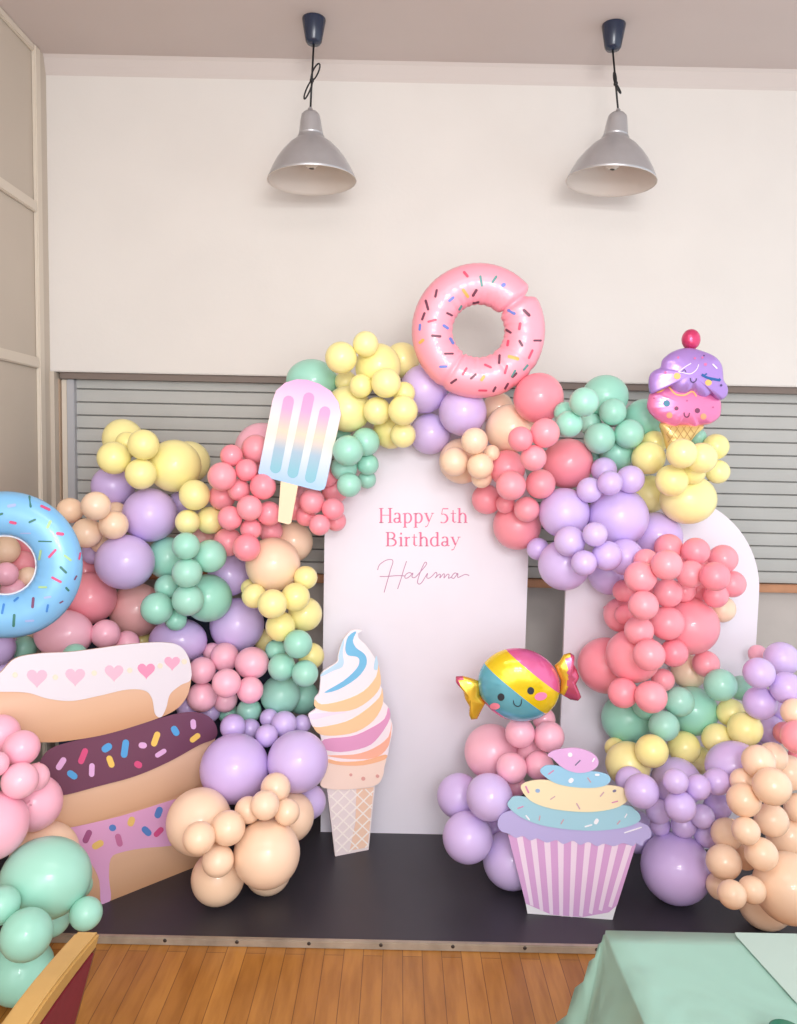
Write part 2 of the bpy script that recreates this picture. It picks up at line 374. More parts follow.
def write(text, xl, yb, width, cap, name):
    tot = sum(G[c][0] for c in text); k = width/tot; bm = bmesh.new(); pen = 0; f = put(360, 490, 140/797)
    for c in text:
        adv, strokes = G[c]
        for stt in strokes:
            ribbon(bm, [(xl+(pen+x)*k, yb-y*cap, wd*(k+cap)/2) for x, y, wd in stt], 0, f)
        pen += adv
    obj(name, bm, m_ink, t)
write('Happy 5th', 104, 187, 512, 84, 'printed_greeting')
write('Birthday', 142, 320, 430, 80, 'printed_greeting')
bm = bmesh.new(); f = put(360, 490, 140/797)
for s in ([(100,455),(112,425),(148,400),(180,396),(187,412),(175,450),(155,520),(137,583)], [(112,492),(150,492),(215,487),(255,489)], [(265,405),(250,450),(232,510),(214,563)],
          [(302,480),(282,470),(262,480),(255,497),(266,502),(285,490),(301,472),(296,494),(312,498),(340,470),(375,428),(378,413),(368,414),(350,450),(332,500),(328,528),(340,535),(356,520),(384,474),(380,497),(392,502),(410,490),(432,468),(438,485),(428,500),(450,480),(458,484),(454,501),(474,478),(481,482),(478,501),(497,480),(507,483),(504,502),(522,494)],
          [(556,480),(541,472),(526,485),(523,499),(536,501),(557,474),(556,497),(576,490),(600,480),(622,487)]):
    ribbon(bm, [(x, y, 4.6) for x, y in crom(s, 5, False)], 0, f)
obj('handwritten_name', bm, mat('mauve_script', (182, 128, 160), 0.35, 0.2), t)
RY = 2.98
x0 = at(563.5, 650, RY).x; x1 = at(757.5, 620, RY).x
_, bm = arch_board('b', x0, x1, PZ, 660, 591, RY, 0.018, '')
tag(obj('arched_backdrop_board', bm, m_board), 'plain white arched board behind the coral balloons on the right', 'backdrop board')

# ------------------------------------------------------------------ printed cutouts
def board(name, outl, pl, th, m, parent, pats=(), mats=(), off=0.0, edge=None):
    bm = bmesh.new(); slab(bm, outl, pl, off, th, 0)
    for i, (pts, mi) in enumerate(pats):
        slab(bm, pts, pl, off+0.0012+0.00003*(i % 60), 0.001, mi)
    bmesh.ops.recalc_face_normals(bm, faces=bm.faces)
    return obj(name, bm, [m]+list(mats), parent)
def C(*a): return mat('print_%d_%d_%d' % a, a, 0.42)
# --- cake cutout: stack of three iced doughnuts, standing turned on the platform
k = 240/797; Z = lambda pts: zm(pts, 0, 640, k)
pA = atz(100, 905, PZ); pB = atz(190, 869, PZ)
dirn = (pB-pA); dirn.z = 0
cakeP = Pln(pA, dirn.cross(V((0, 0, 1))))
t = thing('doughnut_stack_cutout', (pA+dirn*0.1), 'big printed cutout of three stacked iced doughnuts at left', 'cutout')
def bun(nm, lo, hi): return ramp_mat(nm, (0, 0, 1), lo, hi, [(0, (196, 146, 108)), (.35, (220, 178, 146)), (.7, (228, 190, 164)), (1, (212, 166, 130))])
bz = wloc(t).z
def zat(px, py): return cakeP.hit(px, py).z-bz
bun1 = bun('bun_print', zat(90, 742), zat(90, 660)); bun2 = bun('bun_print_mid', zat(130, 830), zat(130, 745)); bun3 = bun('bun_print_low', zat(150, 890), zat(150, 800))
low = crom(Z([(205,560),(330,540),(560,495),(690,460),(720,520),(715,620),(690,700),(640,760)]), 5, False)+Z([(640,772),(520,812),(335,880)])+Z([(150,850),(90,800),(60,720),(100,620)])
board('bottom_doughnut', low, cakeP, 0.008, bun3, t)
lic = Z([(170,640),(260,618),(400,585),(560,535),(660,505),(700,470),(716,560),(712,640),(640,670),(560,684),(470,692),(400,706),(368,725),(362,790),(368,862),(336,876),(330,800),(300,740),(240,700),(180,690)])
spr = lambda l: [(capsule_pts(*zm([(x, y)], 0, 640, k)[0], L_*k, w_*k, a), mi) for x, y, L_, w_, a, mi in l]
board('bottom_icing', crom(lic, 3), cakeP, 0.001, C(226, 170, 214), t,
   spr([(290,653,48,20,65,1),(325,680,42,22,30,2),(374,624,24,22,0,3),(395,665,44,20,-75,4),(436,603,34,22,70,2),(487,635,38,22,-45,3),(527,573,40,22,70,3),(527,638,40,18,45,5)]),
   (C(166,92,142), C(236,200,120), C(92,138,206), C(200,120,168), C(212,86,142)), 0.0015)
mid = crom(Z([(137,402),(172,362),(252,336),(402,302),(562,253),(642,241),(690,255),(716,288),(715,325),(700,400),(660,480),(560,525),(400,575),(230,622),(120,600),(100,500)]), 6)
board('middle_doughnut', mid, cakeP, 0.006, bun2, t, off=0.003)
mic = crom(Z([(135,400),(170,360),(250,334),(400,300),(560,251),(640,239),(690,252),(718,285),(716,325),(660,350),(560,405),(450,452),(330,485),(205,516),(150,500),(120,450)]), 6)
board('middle_icing', mic, cakeP, 0.001, C(112, 68, 92), t,
   spr([(203,411,48,20,57,1),(240,448,38,22,-35,2),(276,386,56,20,68,3),(305,432,46,18,88,1),(355,358,38,24,35,2),(367,404,42,20,-70,4),(415,361,62,22,82,2),(459,414,28,22,-30,3),(474,350,28,20,-5,1),(517,329,52,20,70,4),(534,376,42,16,32,1),(582,302,36,22,-60,2),(642,280,34,18,-85,1),(648,325,40,18,38,4)]),
   (C(224,176,222), C(88,164,222), C(214,84,132), C(240,200,104)), 0.0105)
tp = crom(Z([(-40,130),(0,110),(50,62),(130,45),(250,38),(420,15),(540,8),(600,22),(632,75),(632,150),(610,205),(560,245),(450,285),(330,318),(200,338),(130,340),(60,345),(-60,345),(-80,220)]), 6)
board('top_doughnut', tp, cakeP, 0.007, bun1, t, off=0.013)
ic = crom(Z([(-40,130),(0,110),(50,62),(130,45),(250,38),(420,15),(540,8),(600,22),(630,70),(634,130),(600,150),(565,180),(552,225),(535,256),(515,245),(505,195),(480,168),(420,165),(330,185),(240,202),(160,195),(90,175),(0,172),(-60,175)]), 6)
def heart(x, y, s): return [(x+s*0.0625*16*math.sin(a)**3, y-s*0.0625*(13*math.cos(a)-5*math.cos(2*a)-2*math.cos(3*a)-math.cos(4*a))) for a in [2*math.pi*i/24 for i in range(24)]]
pats = [(zm(heart(x, y, s), 0, 640, k), mi) for x, y, s, mi in ((123,124,34,1),(250,120,33,1),(379,107,31,1),(486,100,29,2),(572,75,26,3))]
pats += [(zm(ell(x, y, 9), 0, 640, k), 4) for x, y in ((50,116),(184,124),(313,110),(431,101),(532,86),(612,72))]
board('top_icing', ic, cakeP, 0.001, C(226, 221, 229), t, pats, (C(240,188,208), C(240,150,184), C(240,172,198), C(236,224,204)), 0.0155)
# --- soft-serve cone cutout
k = 120/473; Z = lambda pts: zm(pts, 290, 610, k)
ca = atz(335.2, 856.5, PZ); cb = atz(368.6, 850, PZ)
dd = cb-ca; dd.z = 0
sp = Pln(ca, dd.cross(V((0, 0, 1)))+V((0, 0, 0)))
t = thing('ice_cream_cutout', ca, 'printed soft serve ice cream cutout leaning before the lettered board', 'cutout')
outl = crom(Z([(285,80),(245,80),(215,110),(200,140),(190,180),(185,205),(155,225),(125,250),(120,285),(115,325),(97,350),(105,385),(75,410),(78,430),(90,460),(118,490),(128,540),(140,590),(250,605),(370,590),(392,530),(405,465),(395,425),(388,385),(360,350),(362,310),(345,280),(347,220),(328,180),(300,140),(272,112),(268,92)]), 4)
cm = [C(120,190,228), C(248,205,160), C(228,160,200), C(244,224,240), C(250,184,160), C(190,220,240)]
P_ = [([(262,84),(230,104),(218,150),(228,178),(262,184),(274,200),(262,232),(210,280),(135,325),(190,314),(262,270),(298,225),(302,190),(288,168),(262,150),(248,120)], 1),
      ([(214,112),(200,145),(192,182),(190,205),(160,226),(126,250),(124,262),(170,240),(206,225),(212,200),(208,170)], 6),
      ([(348,215),(340,262),(290,320),(210,356),(125,372),(98,352),(104,388),(180,402),(262,388),(330,340),(358,290)], 2),
      ([(363,308),(352,345),(290,400),(220,440),(120,462),(92,460),(118,490),(180,495),(262,480),(330,435),(366,370)], 2),
      ([(340,180),(330,230),(344,236),(347,215)], 6),
      ([(387,384),(372,430),(310,470),(240,498),(135,510),(130,545),(200,560),(300,540),(350,500),(394,428)], 3),
      ([(401,442),(388,500),(330,545),(250,570),(146,574),(240,588),(340,580),(390,532)], 5),
      ([(76,412),(90,432),(150,418),(230,400),(140,404)], 4)]
board('soft_serve', outl, sp, 0.008, C(246, 234, 240), t, [(crom(Z(p), 3), mi) for p, mi in P_], cm, 0.004)
brim = crom(Z([(120,690),(140,640),(148,590),(200,600),(290,598),(374,578),(372,620),(364,660),(335,692),(240,706),(160,706)]), 4)
board('cone_brim', brim, sp, 0.007, C(250, 222, 208), t, [(crom(Z([(150,588),(200,598),(290,594),(376,570),(372,590),(290,612),(200,612),(148,600)]), 3), 1), (Z(ell(240, 650, 6)), 2), (Z(ell(289, 665, 8)), 2), (Z(ell(345, 655, 7)), 2)], (C(250,190,150), C(228,168,160)), 0.009)
con = [(335.2, 856.4)]+[(368.6, 849.8)]+Z([(335,692),(240,706),(146,704)])
lines = []
def clip(a, b):
    # keep the part of the segment lying on the waffle's printed half
    pts = [(a[0]+(b[0]-a[0])*i/40, a[1]+(b[1]-a[1])*i/40) for i in range(41)]
    ins = [p for p in pts if p[0] > 151+(p[1]-706)*0.125 and p[0] < 333-(p[1]-692)*0.095 and 706 < p[1] < 965-(p[0]-178)*0.2]
    return (ins[0], ins[-1]) if len(ins) > 2 else None
for i in range(-4, 9):
    for a, b in (((130, 720+i*48), (345, 720+i*48-215*1.0)), ((130, 600+i*52), (345, 600+i*52+215*0.95))):
        c_ = clip(a, b)
        if c_:
            (xa, ya), (xb, yb_) = c_; l = math.hypot(xb-xa, yb_-ya); nx, ny = -(yb_-ya)/l*2.6, (xb-xa)/l*2.6
            lines.append((Z([(xa+nx, ya+ny), (xb+nx, yb_+ny), (xb-nx, yb_-ny), (xa-nx, ya-ny)]), 1))
# warm tinted right half
lines.insert(0, (Z([(262,706),(330,698),(306,936),(236,948),(258,840)]), 2))
board('waffle_cone', con, sp, 0.008, C(238, 222, 222), t, lines, (C(252,240,234), C(244,206,182)), 0.0)
# --- cupcake cutout
k = 190/797; Z = lambda pts: zm(pts, 480, 730, k)
ca = atz(527.5, 913.5, PZ); cb = atz(612.5, 919.8, PZ); dd = cb-ca; dd.z = 0
cp = Pln(ca, dd.cross(V((0, 0, 1))))
t = thing('cupcake_cutout', (ca+cb)/2, 'printed cupcake cutout with striped pink case and layered frosting', 'cutout')
case = [(527.5, 913.5), (612.5, 919.8)]+Z([(572,740),(655,480),(400,470),(118,440),(192,730)])
stripes = [([(192,728),(300,775),(430,785),(540,765),(575,735),(655,480),(118,440)], 1)]
for i in range(9):
    xt = 153+i*57.5; xb = 210+i*41
    yt = 446+i*4.5; yb2 = [738,760,775,782,786,783,772,758,744][i]-2
    stripes.append(([(xt, yt), (xt+26, yt+1), (xb+15, yb2+3), (xb, yb2-2)], 2))
board('paper_case', case, cp, 0.008, C(236, 234, 240), t, [(Z(p), mi) for p, mi in stripes], (C(212,164,214), C(236,216,238)), 0.0)
def tier(nm, pts, col, off, marks):
    cols = [C(214,140,180), C(240,240,248), C(120,120,150), C(150,180,220), C(204,166,180)]
    board(nm, crom(Z(pts), 5), cp, 0.005, C(*col), t, [(Z(capsule_pts(x, y, L_, w_, a)), mi) for x, y, L_, w_, a, mi in marks], cols, off)
tier('base_frosting', [(75,400),(80,370),(110,345),(200,330),(400,340),(600,370),(690,395),(716,420),(715,450),(690,465),(680,485),(655,475),(640,487),(600,475),(560,487),(520,477),(490,487),(455,470),(420,482),(390,465),(350,478),(320,462),(280,472),(240,455),(210,463),(180,445),(150,452),(120,435),(90,425)], (184,176,226), 0.004, [(642,420,78,5,18,2)])
tier('blue_frosting_tier', [(118,320),(125,295),(160,278),(300,300),(600,315),(650,335),(672,360),(665,385),(610,408),(500,422),(380,418),(260,400),(170,365)], (160,206,224), 0.007, [(170,325,28,5,20,1),(200,368,26,6,-50,2),(250,370,22,5,80,5),(345,385,24,5,60,5),(488,384,26,16,60,2),(455,402,34,6,15,2),(582,388,22,5,50,5),(612,360,20,5,60,2)])
tier('cream_frosting_tier', [(172,245),(190,222),(260,210),(400,225),(560,235),(610,250),(622,275),(610,305),(560,330),(470,344),(370,340),(280,325),(210,295)], (240,226,190), 0.010, [(198,250,34,7,-65,1),(242,255,20,16,0,4),(305,285,26,4,35,5),(412,320,30,6,-60,5),(512,270,26,5,50,5),(564,256,16,10,20,3),(566,302,28,5,15,1)])
tier('sky_frosting_tier', [(256,180),(262,158),(300,148),(400,165),(500,178),(540,192),(546,215),(520,235),(460,243),(380,238),(310,220)], (154,204,234), 0.013, [(298,178,30,5,35,1),(382,212,24,18,40,2),(458,210,26,5,-55,5),(492,188,20,9,0,2)])
tier('lilac_frosting_top', [(284,105),(320,84),(400,76),(460,92),(490,115),(496,145),(470,170),(420,180),(370,170),(330,145),(305,120)], (222,176,226), 0.016, [(378,104,20,18,0,2),(410,138,32,5,45,3),(476,126,20,6,60,2)])
# ------------------------------------------------------------------ latex balloons
BCOL = {'yellow': (255,244,168), 'lilac': (216,192,244), 'peach': (255,222,192), 'coral': (255,158,172), 'pink': (255,190,210), 'mint': (164,224,204), 'salmon': (255,190,188)}
BN = {'yellow': 'pale yellow', 'lilac': 'lilac', 'peach': 'peach', 'coral': 'coral pink', 'pink': 'light pink', 'mint': 'mint green', 'salmon': 'salmon'}
def latex(c):
    m = bpy.data.materials.new('latex_'+c); m.use_nodes = True; nt = m.node_tree; b = nt.nodes['Principled BSDF']
    col = lin(BCOL[c])
    oi = nt.nodes.new('ShaderNodeObjectInfo'); hs = nt.nodes.new('ShaderNodeHueSaturation'); hs.inputs['Color'].default_value = col
    mr = nt.nodes.new('ShaderNodeMapRange'); mr.inputs['To Min'].default_value = 0.93; mr.inputs['To Max'].default_value = 1.05
    nt.links.new(oi.outputs['Random'], mr.inputs['Value']); nt.links.new(mr.outputs['Result'], hs.inputs['Saturation'])
    nt.links.new(hs.outputs['Color'], b.inputs['Base Color'])
    b.inputs['Roughness'].default_value = 0.35; b.inputs['Specular IOR Level'].default_value = 0.4
    b.inputs['Coat Weight'].default_value = 0.35; b.inputs['Coat Roughness'].default_value = 0.08
    tr = nt.nodes.new('ShaderNodeBsdfTranslucent'); nt.links.new(hs.outputs['Color'], tr.inputs['Color'])
    mx = nt.nodes.new('ShaderNodeMixShader'); mx.inputs['Fac'].default_value = 0.1
    out = nt.nodes['Material Output']
    nt.links.new(b.outputs[0], mx.inputs[1]); nt.links.new(tr.outputs[0], mx.inputs[2]); nt.links.new(mx.outputs[0], out.inputs['Surface'])
    return m
def balloon_mesh(c):
    bm = bmesh.new(); prof = []
    N = 22
    for i in range(N+1):
        a = math.pi*0.955*i/N
        r = math.sin(a); z = math.cos(a)
        if z < 0: z *= 1.04; r *= 1-0.05*z*z
        prof.append((max(r, 1e-4), z))
    prof += [(0.10, -1.08), (0.055, -1.13), (0.045, -1.17), (0.085, -1.19), (0.09, -1.215), (0.05, -1.225), (0.0001, -1.225)]
    lathe(bm, prof, (0, 0, 0), seg=36)
    bmesh.ops.remove_doubles(bm, verts=bm.verts, dist=5e-4)
    bmesh.ops.recalc_face_normals(bm, faces=bm.faces)
    me = bpy.data.meshes.new('latex_balloon'); bm.to_mesh(me); bm.free()
    for p in me.polygons: p.use_smooth = True
    me.materials.append(latex(c)); return me
BM_ = {c: balloon_mesh(c) for c in BCOL}
# colour, where, base distance, [(px, py, r, layer[, rx/ry ratio])]
CL = [
 ('yellow', 'at the far left top of the garland', 2.86, [(123,439,20,2),(127,443,11,1.2),(143.5,444.7,15,0),(114,458,16,0),(141,474,15,0),(174.5,466,26,1),(189,462,21,2),(194.6,495,15,0),(187.6,522,12,0),(210,520.5,13.5,1)]),
 ('lilac', 'on the left above the salmon balloon', 2.84, [(113,486.6,21,2.2),(150,515,27,.3),(125,562,28,.2,1.06),(93,553,11,3),(181,503,12,3)]),
 ('peach', 'beside the blue doughnut balloon', 2.80, [(70,510.5,12.5,1),(96,506,14,0),(87,533,14.5,0),(113.7,525,14,0),(116,512,10,2),(101,543,10,2)]),
 ('coral', 'below the blue doughnut balloon', 2.86, [(90,598,26,.8),(85,572,20,2.5),(57,606,15,3)]),
 ('salmon', 'left of the mint bunch', 2.86, [(137,610,26.5,.8)]),
 ('pink', 'just above the doughnut cutout', 2.80, [(64,634,26,.5,1.2),(105.5,634,14,0),(127,643,12,1)]),
 ('peach', 'peeping from under the blue doughnut balloon', 2.9, [(28,636,14,3)]),
 ('mint', 'peeping over the top edge of the doughnut cutout', 2.76, [(24,648,12,1.5),(75,656,12,0)]),
 ('lilac', 'at the left edge above the cutout', 2.72, [(-2,649,16,0),(4,670,14,1.5)]),
 ('peach', 'seen inside the blue doughnut hole', 2.78, [(5,550,14,.8),(28,577,10,1.5)]),
 ('coral', 'seen inside the blue doughnut hole', 2.80, [(26,547,12,1.5),(22,564,13,1)]),
 ('yellow', 'seen inside the blue doughnut hole', 2.84, [(17,536,12,2)]),
 ('pink', 'seen inside the blue doughnut hole', 2.74, [(6,574,11.5,0),(13,590,11.5,.3)]),
 ('mint', 'in the left bunch under the yellow ones', 2.80, [(186,546,13.5,0),(210,556,16,0),(187,573,14.5,0),(167,587,12,1),(188,600,15.5,0),(157,608.5,15.5,0),(176,620,10.5,1),(208,598,24,1),(168,558,21,2)]),
 ('lilac', 'between the mint bunch and pink bunch', 2.84, [(229,575,21,1.5),(237,625,27,.3),(178,641,25.5,1,1.25),(206,662,14,3)]),
 ('yellow', 'hidden low behind the salmon balloon', 2.95, [(142,641,10,3)]),
 ('pink', 'behind the left side of the ice lolly', 2.86, [(262,450,27,2.5),(303,493,8,2)]),
 ('coral', 'left of the ice lolly stick', 2.78, [(231.5,455.7,11,.8),(222,476.5,14,0),(246.6,470,11,.6),(239,490,11,.8),(263,486.6,12.7,0),(249.6,508,12.5,0),(269,513.5,12,1),(230,518,12,.2),(251,529,10.5,.8),(270.5,530.6,12,1.8),(246.6,547.7,13.5,0),(222,497,13,2),(228,542,14,1.8),(256,449,14,1.8)]),
 ('salmon', 'behind the yellow and mint bunches', 2.92, [(203,538,14,3)]),
 ('coral', 'right of the ice lolly stick', 2.82, [(312,501.6,12.5,0),(333,509,11,0),(319.5,525,10.3,0),(336,521,10,1.5),(306,516,10,1.8),(295,508,12,1.8),(335,490,13,1.8),(327,477,10,1.8)]),
 ('peach', 'under the ice lolly stick', 2.82, [(273,564.4,27,.3),(293,542,20,1)]),
 ('yellow', 'left of the lettered board', 2.82, [(305.6,577.6,11.5,1),(272.4,604,14.5,0),(295.5,597,14,.2),(305,614,17,1),(280.5,626.5,14.5,0),(254,596,12,1),(250,588,9,2),(267,641,12,2),(311,656,13,2)]),
 ('mint', 'above the tip of the soft serve', 2.80, [(298,644,14,0),(281.7,667,13.5,0),(305,673.5,13,0),(275.5,650,10,1.8),(280.5,695,20,1),(302,697,17,2),(249,710.6,12,1.2),(228,713,10,2)]),
 ('pink', 'right of the top doughnut', 2.78, [(224.7,657,14,.3),(202,670.5,13,0),(252,663,16,0,1.06),(226.5,683,14,-.3),(202,697,14.5,0),(250,690,13,0),(225,700,12,1.5),(212,652,9,1.5)]),
 ('lilac', 'over the two biggest left lilac balloons', 2.76, [(233,727,12.5,0),(266.7,735.7,11,0),(284,724,12.5,0),(269,718,9,1.5),(250,729,10,1.5),(302,724,9,1.5),(210,712,10,2),(187,708,10,2.5)]),
 ('lilac', 'between the doughnut cutout and soft serve', 2.58, [(234.6,768.5,34,.2),(297.7,761.4,30,.4),(309,802,17,1.8)]),
 ('peach', 'on the platform right of the doughnut cutout', 2.50, [(199,821.7,32,.8),(199,838,15.5,-.3),(228,828,16.5,-.3),(218,860.6,15.5,-.3),(218,877.7,26.5,.6),(266.8,853.6,33,0),(265,805,14,0),(275.6,788,14.5,.5),(248,810,13,.8),(287,812,12.5,.5),(289.4,816.7,24.5,1.5),(268,870.7,23,1.5)]),
 ('pink', 'before the doughnut cutout, left edge', 2.12, [(0,734,19,1.5),(21.5,748,17.5,.8),(20,780.5,17.5,0),(-4,764,12,.2),(35.5,777,13,1.2),(34,803,27,1.6),(-7,826,33,.5)]),
 ('peach', 'behind the biggest mint balloon', 2.22, [(45,856,33,2)]),
 ('mint', 'in the pile at bottom left', 2.05, [(46,878,41,.6,1.12),(1,905.5,18,0),(86,913.6,15.5,.6),(26.5,934.6,25,-.3),(52,918,18,2),(80,885,12,2),(21,971,31,.6)]),
 ('mint', 'peeping over the ice lolly', 2.86, [(312,382,24,1,1.15)]),
 ('yellow', 'between the ice lolly and pink doughnut', 2.80, [(365.6,344,12.5,1),(341,357.7,15.5,0),(378,366.5,23,.8),(402,360,17.5,2),(361,386,11.5,.4),(386,383,14.5,-.2),(348,409,23,1),(377,411,13.5,0),(403,410.5,14.5,-.2),(404,393,11,.8),(403,435,12.5,0),(391,431,18,1.5),(346,382,11,2)]),
 ('mint', 'right of the ice lolly', 2.80, [(348,450.6,15,-.2),(365.5,442,14,.3),(368,464.5,10.5,.8),(344,468,13,.8),(349,485,12,.5),(367,479.5,9,1.5),(341,431,10,1.8)]),
 ('lilac', 'below left of the pink doughnut balloon', 2.84, [(424,389,24,.6),(462.7,412,24,.2),(430,434,20.5,1.5)]),
 ('peach', 'under the pink doughnut balloon', 2.82, [(498,408,15,1.8),(510.5,429,25,.8),(474.5,441,13,0),(454.7,461.7,14.3,0),(480.3,466,13,0),(462,461,23,1.5),(491.6,453,8,1),(481.6,478,10,1)]),
 ('coral', 'right of the printed greeting', 2.80, [(538.5,398,25,1),(520.5,439,12,0),(545,433,14.3,0),(533.5,458,12.7,0),(567.7,463.5,25,.8),(540.5,484,14.5,0),(511,485.5,14.5,0),(507,468,18,1),(505.4,504,9.5,1),(526.7,509.4,12.5,0),(486.6,499.4,14.5,1.8),(517,526,24,1.5)]),
 ('mint', 'at the garland top below the right lamp', 2.82, [(605,396.5,22,1.2,1.08),(584,402,14.3,.2),(612.8,412,13,.2),(629,434,14.3,.2),(569,424,13,.3),(565,413,11,1.2),(599.5,438.4,15,-.2),(590,424,11,1.5),(644,419,20,2),(617,453,17,1.5),(594,456,10,2.5)]),
 ('lilac', 'in the bunch above the right board', 2.78, [(604,470,12.5,.4),(610,483,12,-.2),(630.4,479.3,13.5,.4),(589.5,490,12.5,0),(564,513,25,.7),(618,517,30,.7),(569.6,541.4,15,-.2),(595,534.4,12,-.2),(607,555.7,14.5,-.1),(584,563,12.5,-.1),(564,565,25.5,1),(657,537,25,1.5),(625,557,18,1.2),(610,573,22,1.8),(538,549,11,2.2)]),
 ('yellow', 'under the foil ice cream balloon', 2.80, [(648.5,458,16,0),(654,443,12,1.5),(681.8,453.5,14.5,-.2),(701.5,458,15,.5),(715.7,446.7,12.5,1.2),(717.7,471.8,11.5,1),(671.8,480.5,15.5,-.2),(688,499.4,26,.8,1.12),(649,494,19,1.5),(693,472,12,1.5)]),
 ('mint', 'tucked beside the foil ice cream cone', 2.83, [(698,437,8,1)]),
 ('coral', 'in the tower by the right board', 2.68, [(668.5,547.7,13.5,.6),(666.8,565,15,-.2),(695.6,551.5,13.5,.5),(723,559,14,.8),(690.6,574,13.5,0),(715,576.6,14.5,-.1),(732,584,13,.8),(715.7,595.4,12,.8),(684,591,11,1.5),(698,589,12,2),(640.4,577,15.5,0),(646,561,12,1.5),(668,593,14,-.1),(624,591,11,.8),(643.4,605.4,14.5,-.2),(625,615,10,.8),(621,615,17,1.6),(667,623,16.5,-.2),(690,626,28,.7),(639,630.5,14,-.1),(633,656,26.5,.6),(649,655,15.5,-.6),(674,653,13.5,0),(606,665.5,28,1.2),(623,693,14.5,0),(651,697,15.5,-.2),(663,680,11,.6),(706,664,13,2),(681,567,12,2.2),(655,592,12,2.2),(706,567,12,2.2)]),
 ('peach', 'tucked into the coral tower', 2.76, [(688.6,671.5,17,1.6),(722,609,13,1.8)]),
 ('mint', 'under the coral tower', 2.70, [(627,719,25,.8),(647,705,14,1),(679,701.6,14.5,-.1),(693,711,24,.7),(664,726,14.5,-.2),(720.5,685,15.5,0),(741,688,12,1.5)]),
 ('yellow', 'low on the right above the lilac bunch', 2.66, [(651.7,751,16,-.1),(684,747.5,15.5,0),(717,738.5,14.5,.3),(731,713,13.5,.8),(745,729,16.5,-.1),(628,764,22,.8),(700,760,13,1.6),(615,748,10,2)]),
 ('lilac', 'at the right edge above the peach bunch', 2.64, [(781.5,659,16.5,.6),(759,673,15,0),(786.5,688,15.5,0),(760,703,16,0),(770,730.5,15,.8),(779,710,10,1.6),(762,742,10,1.8)]),
 ('pink', 'atop the lilac bunch by the right edge', 2.74, [(757.6,654,9,2)]),
 ('peach', 'alone at the right edge among lilac ones', 2.58, [(795,712,13,0)]),
 ('coral', 'at the right edge above the peach bunch', 2.56, [(785,733,11,1),(798,737,16,.2),(797,757,9,1.5)]),
 ('lilac', 'right of the cupcake cutout', 2.56, [(676,783,25,1.2),(641.7,791,17,-.1),(630,781,14,1.6),(675.6,781.4,12,-.2),(698,787,12.3,0),(717,781.4,13,.5),(680,806.5,15,-.3),(658.5,811.5,12,.2),(718,806,13,.5),(702.4,816.5,11.5,.5),(683.6,825.3,12,.8),(660,825,10,1.2),(707.4,834,13,1.2),(676,868,34,.7),(734,766,26,1,1.15),(637,832,20,1.8)]),
 ('peach', 'in the pile at the lower right', 2.40, [(758.4,761.4,15.7,0),(772.7,757,14,.6),(789,772.6,17,.6),(772,786.4,18.5,-.3),(742.6,781,12,.6),(743.8,800,16,-.1),(771.4,820,16,-.2),(727,834,15,.6),(746,831,13,-.1),(761.3,854,15.5,-.1),(723.7,862,16.5,0),(732,894.4,13.5,.35),(720,886,13,1.2),(752,890,13,1.2),(745,857,12,1.4),(789,836,22,1.2),(789,888,34,.4),(765,902,26,1.2),(799,808,14,1.4)]),
 ('pink', 'under the foil sweet balloon', 2.66, [(520,733,14.5,-.1),(549,736.6,15,0),(544,719,11,1.2),(491.5,751.7,27,.6),(511.6,768,15,-.2),(530.4,754,13,.8),(539,765.5,14,0),(516,786,10,1.5)]),
 ('lilac', 'left of the cupcake cutout', 2.62, [(489.5,797,23,0),(459,796,22,.8),(467.6,837.3,25,.1),(511,860,28,.8),(495,828,12,2)]),
]
for q in CL:
    q[3][:] = [(e[0], e[1], e[2]*(1.035 if e[2] < 17 else 1.01))+tuple(e[3:]) for e in q[3]]
CAKE_FRONT = [i for i, q in enumerate(CL) if q[1] in ('before the doughnut cutout, left edge', 'behind the biggest mint balloon', 'in the pile at bottom left', 'on the platform right of the doughnut cutout', 'between the doughnut cutout and soft serve')]
B = []
for ci, (c, where, base, lst) in enumerate(CL):
    for e in lst:
        px, py, r, lay = e[:4]; ratio = e[4] if len(e) > 4 else 1.0
        Rw = r*base/F*1.02
        y0 = base+lay*0.055+Rw*0.75
        B.append(dict(ci=ci, c=c, px=px, py=py, r=r, lay=lay, ratio=ratio, y0=y0, y=y0))
def place(bn):
    p = at(bn['px'], bn['py'], bn['y']); bn['p'] = p; bn['R'] = bn['r']*ppm(p)
def clampb(bn):
    for _ in range(30):
        place(bn); p, R = bn['p'], bn['R']
        if bn['px']-bn['r'] < (192 if bn['py'] < 700 else 217) and 640-bn['r'] < bn['py'] < 915:
            sd = (p-cakeP.p).dot(cakeP.n)
            if bn['ci'] in CAKE_FRONT:
                if sd > -(R+0.006): bn['y'] -= 0.01; continue
            elif sd < R+0.024: bn['y'] += 0.01; continue
        zlim = PZ if p.y+R*0.2 > PY else 0.0
        if p.z-R < zlim-0.002 or p.x-R < XL+0.002 or p.y+R > 3.40: bn['y'] -= 0.01
        elif 321 < bn['px'] < 527 and p.y+R*1.1 > BY: bn['y'] -= 0.01
        elif 560 < bn['px'] < 760 and bn['py'] > 500 and p.y+R*1.1 > RY: bn['y'] -= 0.01
        else: break
for bn in B: place(bn)
pairs = []
for i in range(len(B)):
    for j in range(i+1, len(B)):
        a, b = B[i], B[j]
        if math.hypot(a['px']-b['px'], a['py']-b['py']) < (a['r']+b['r'])*1.02 and abs(a['y0']-b['y0']) < 0.5: pairs.append((i, j))
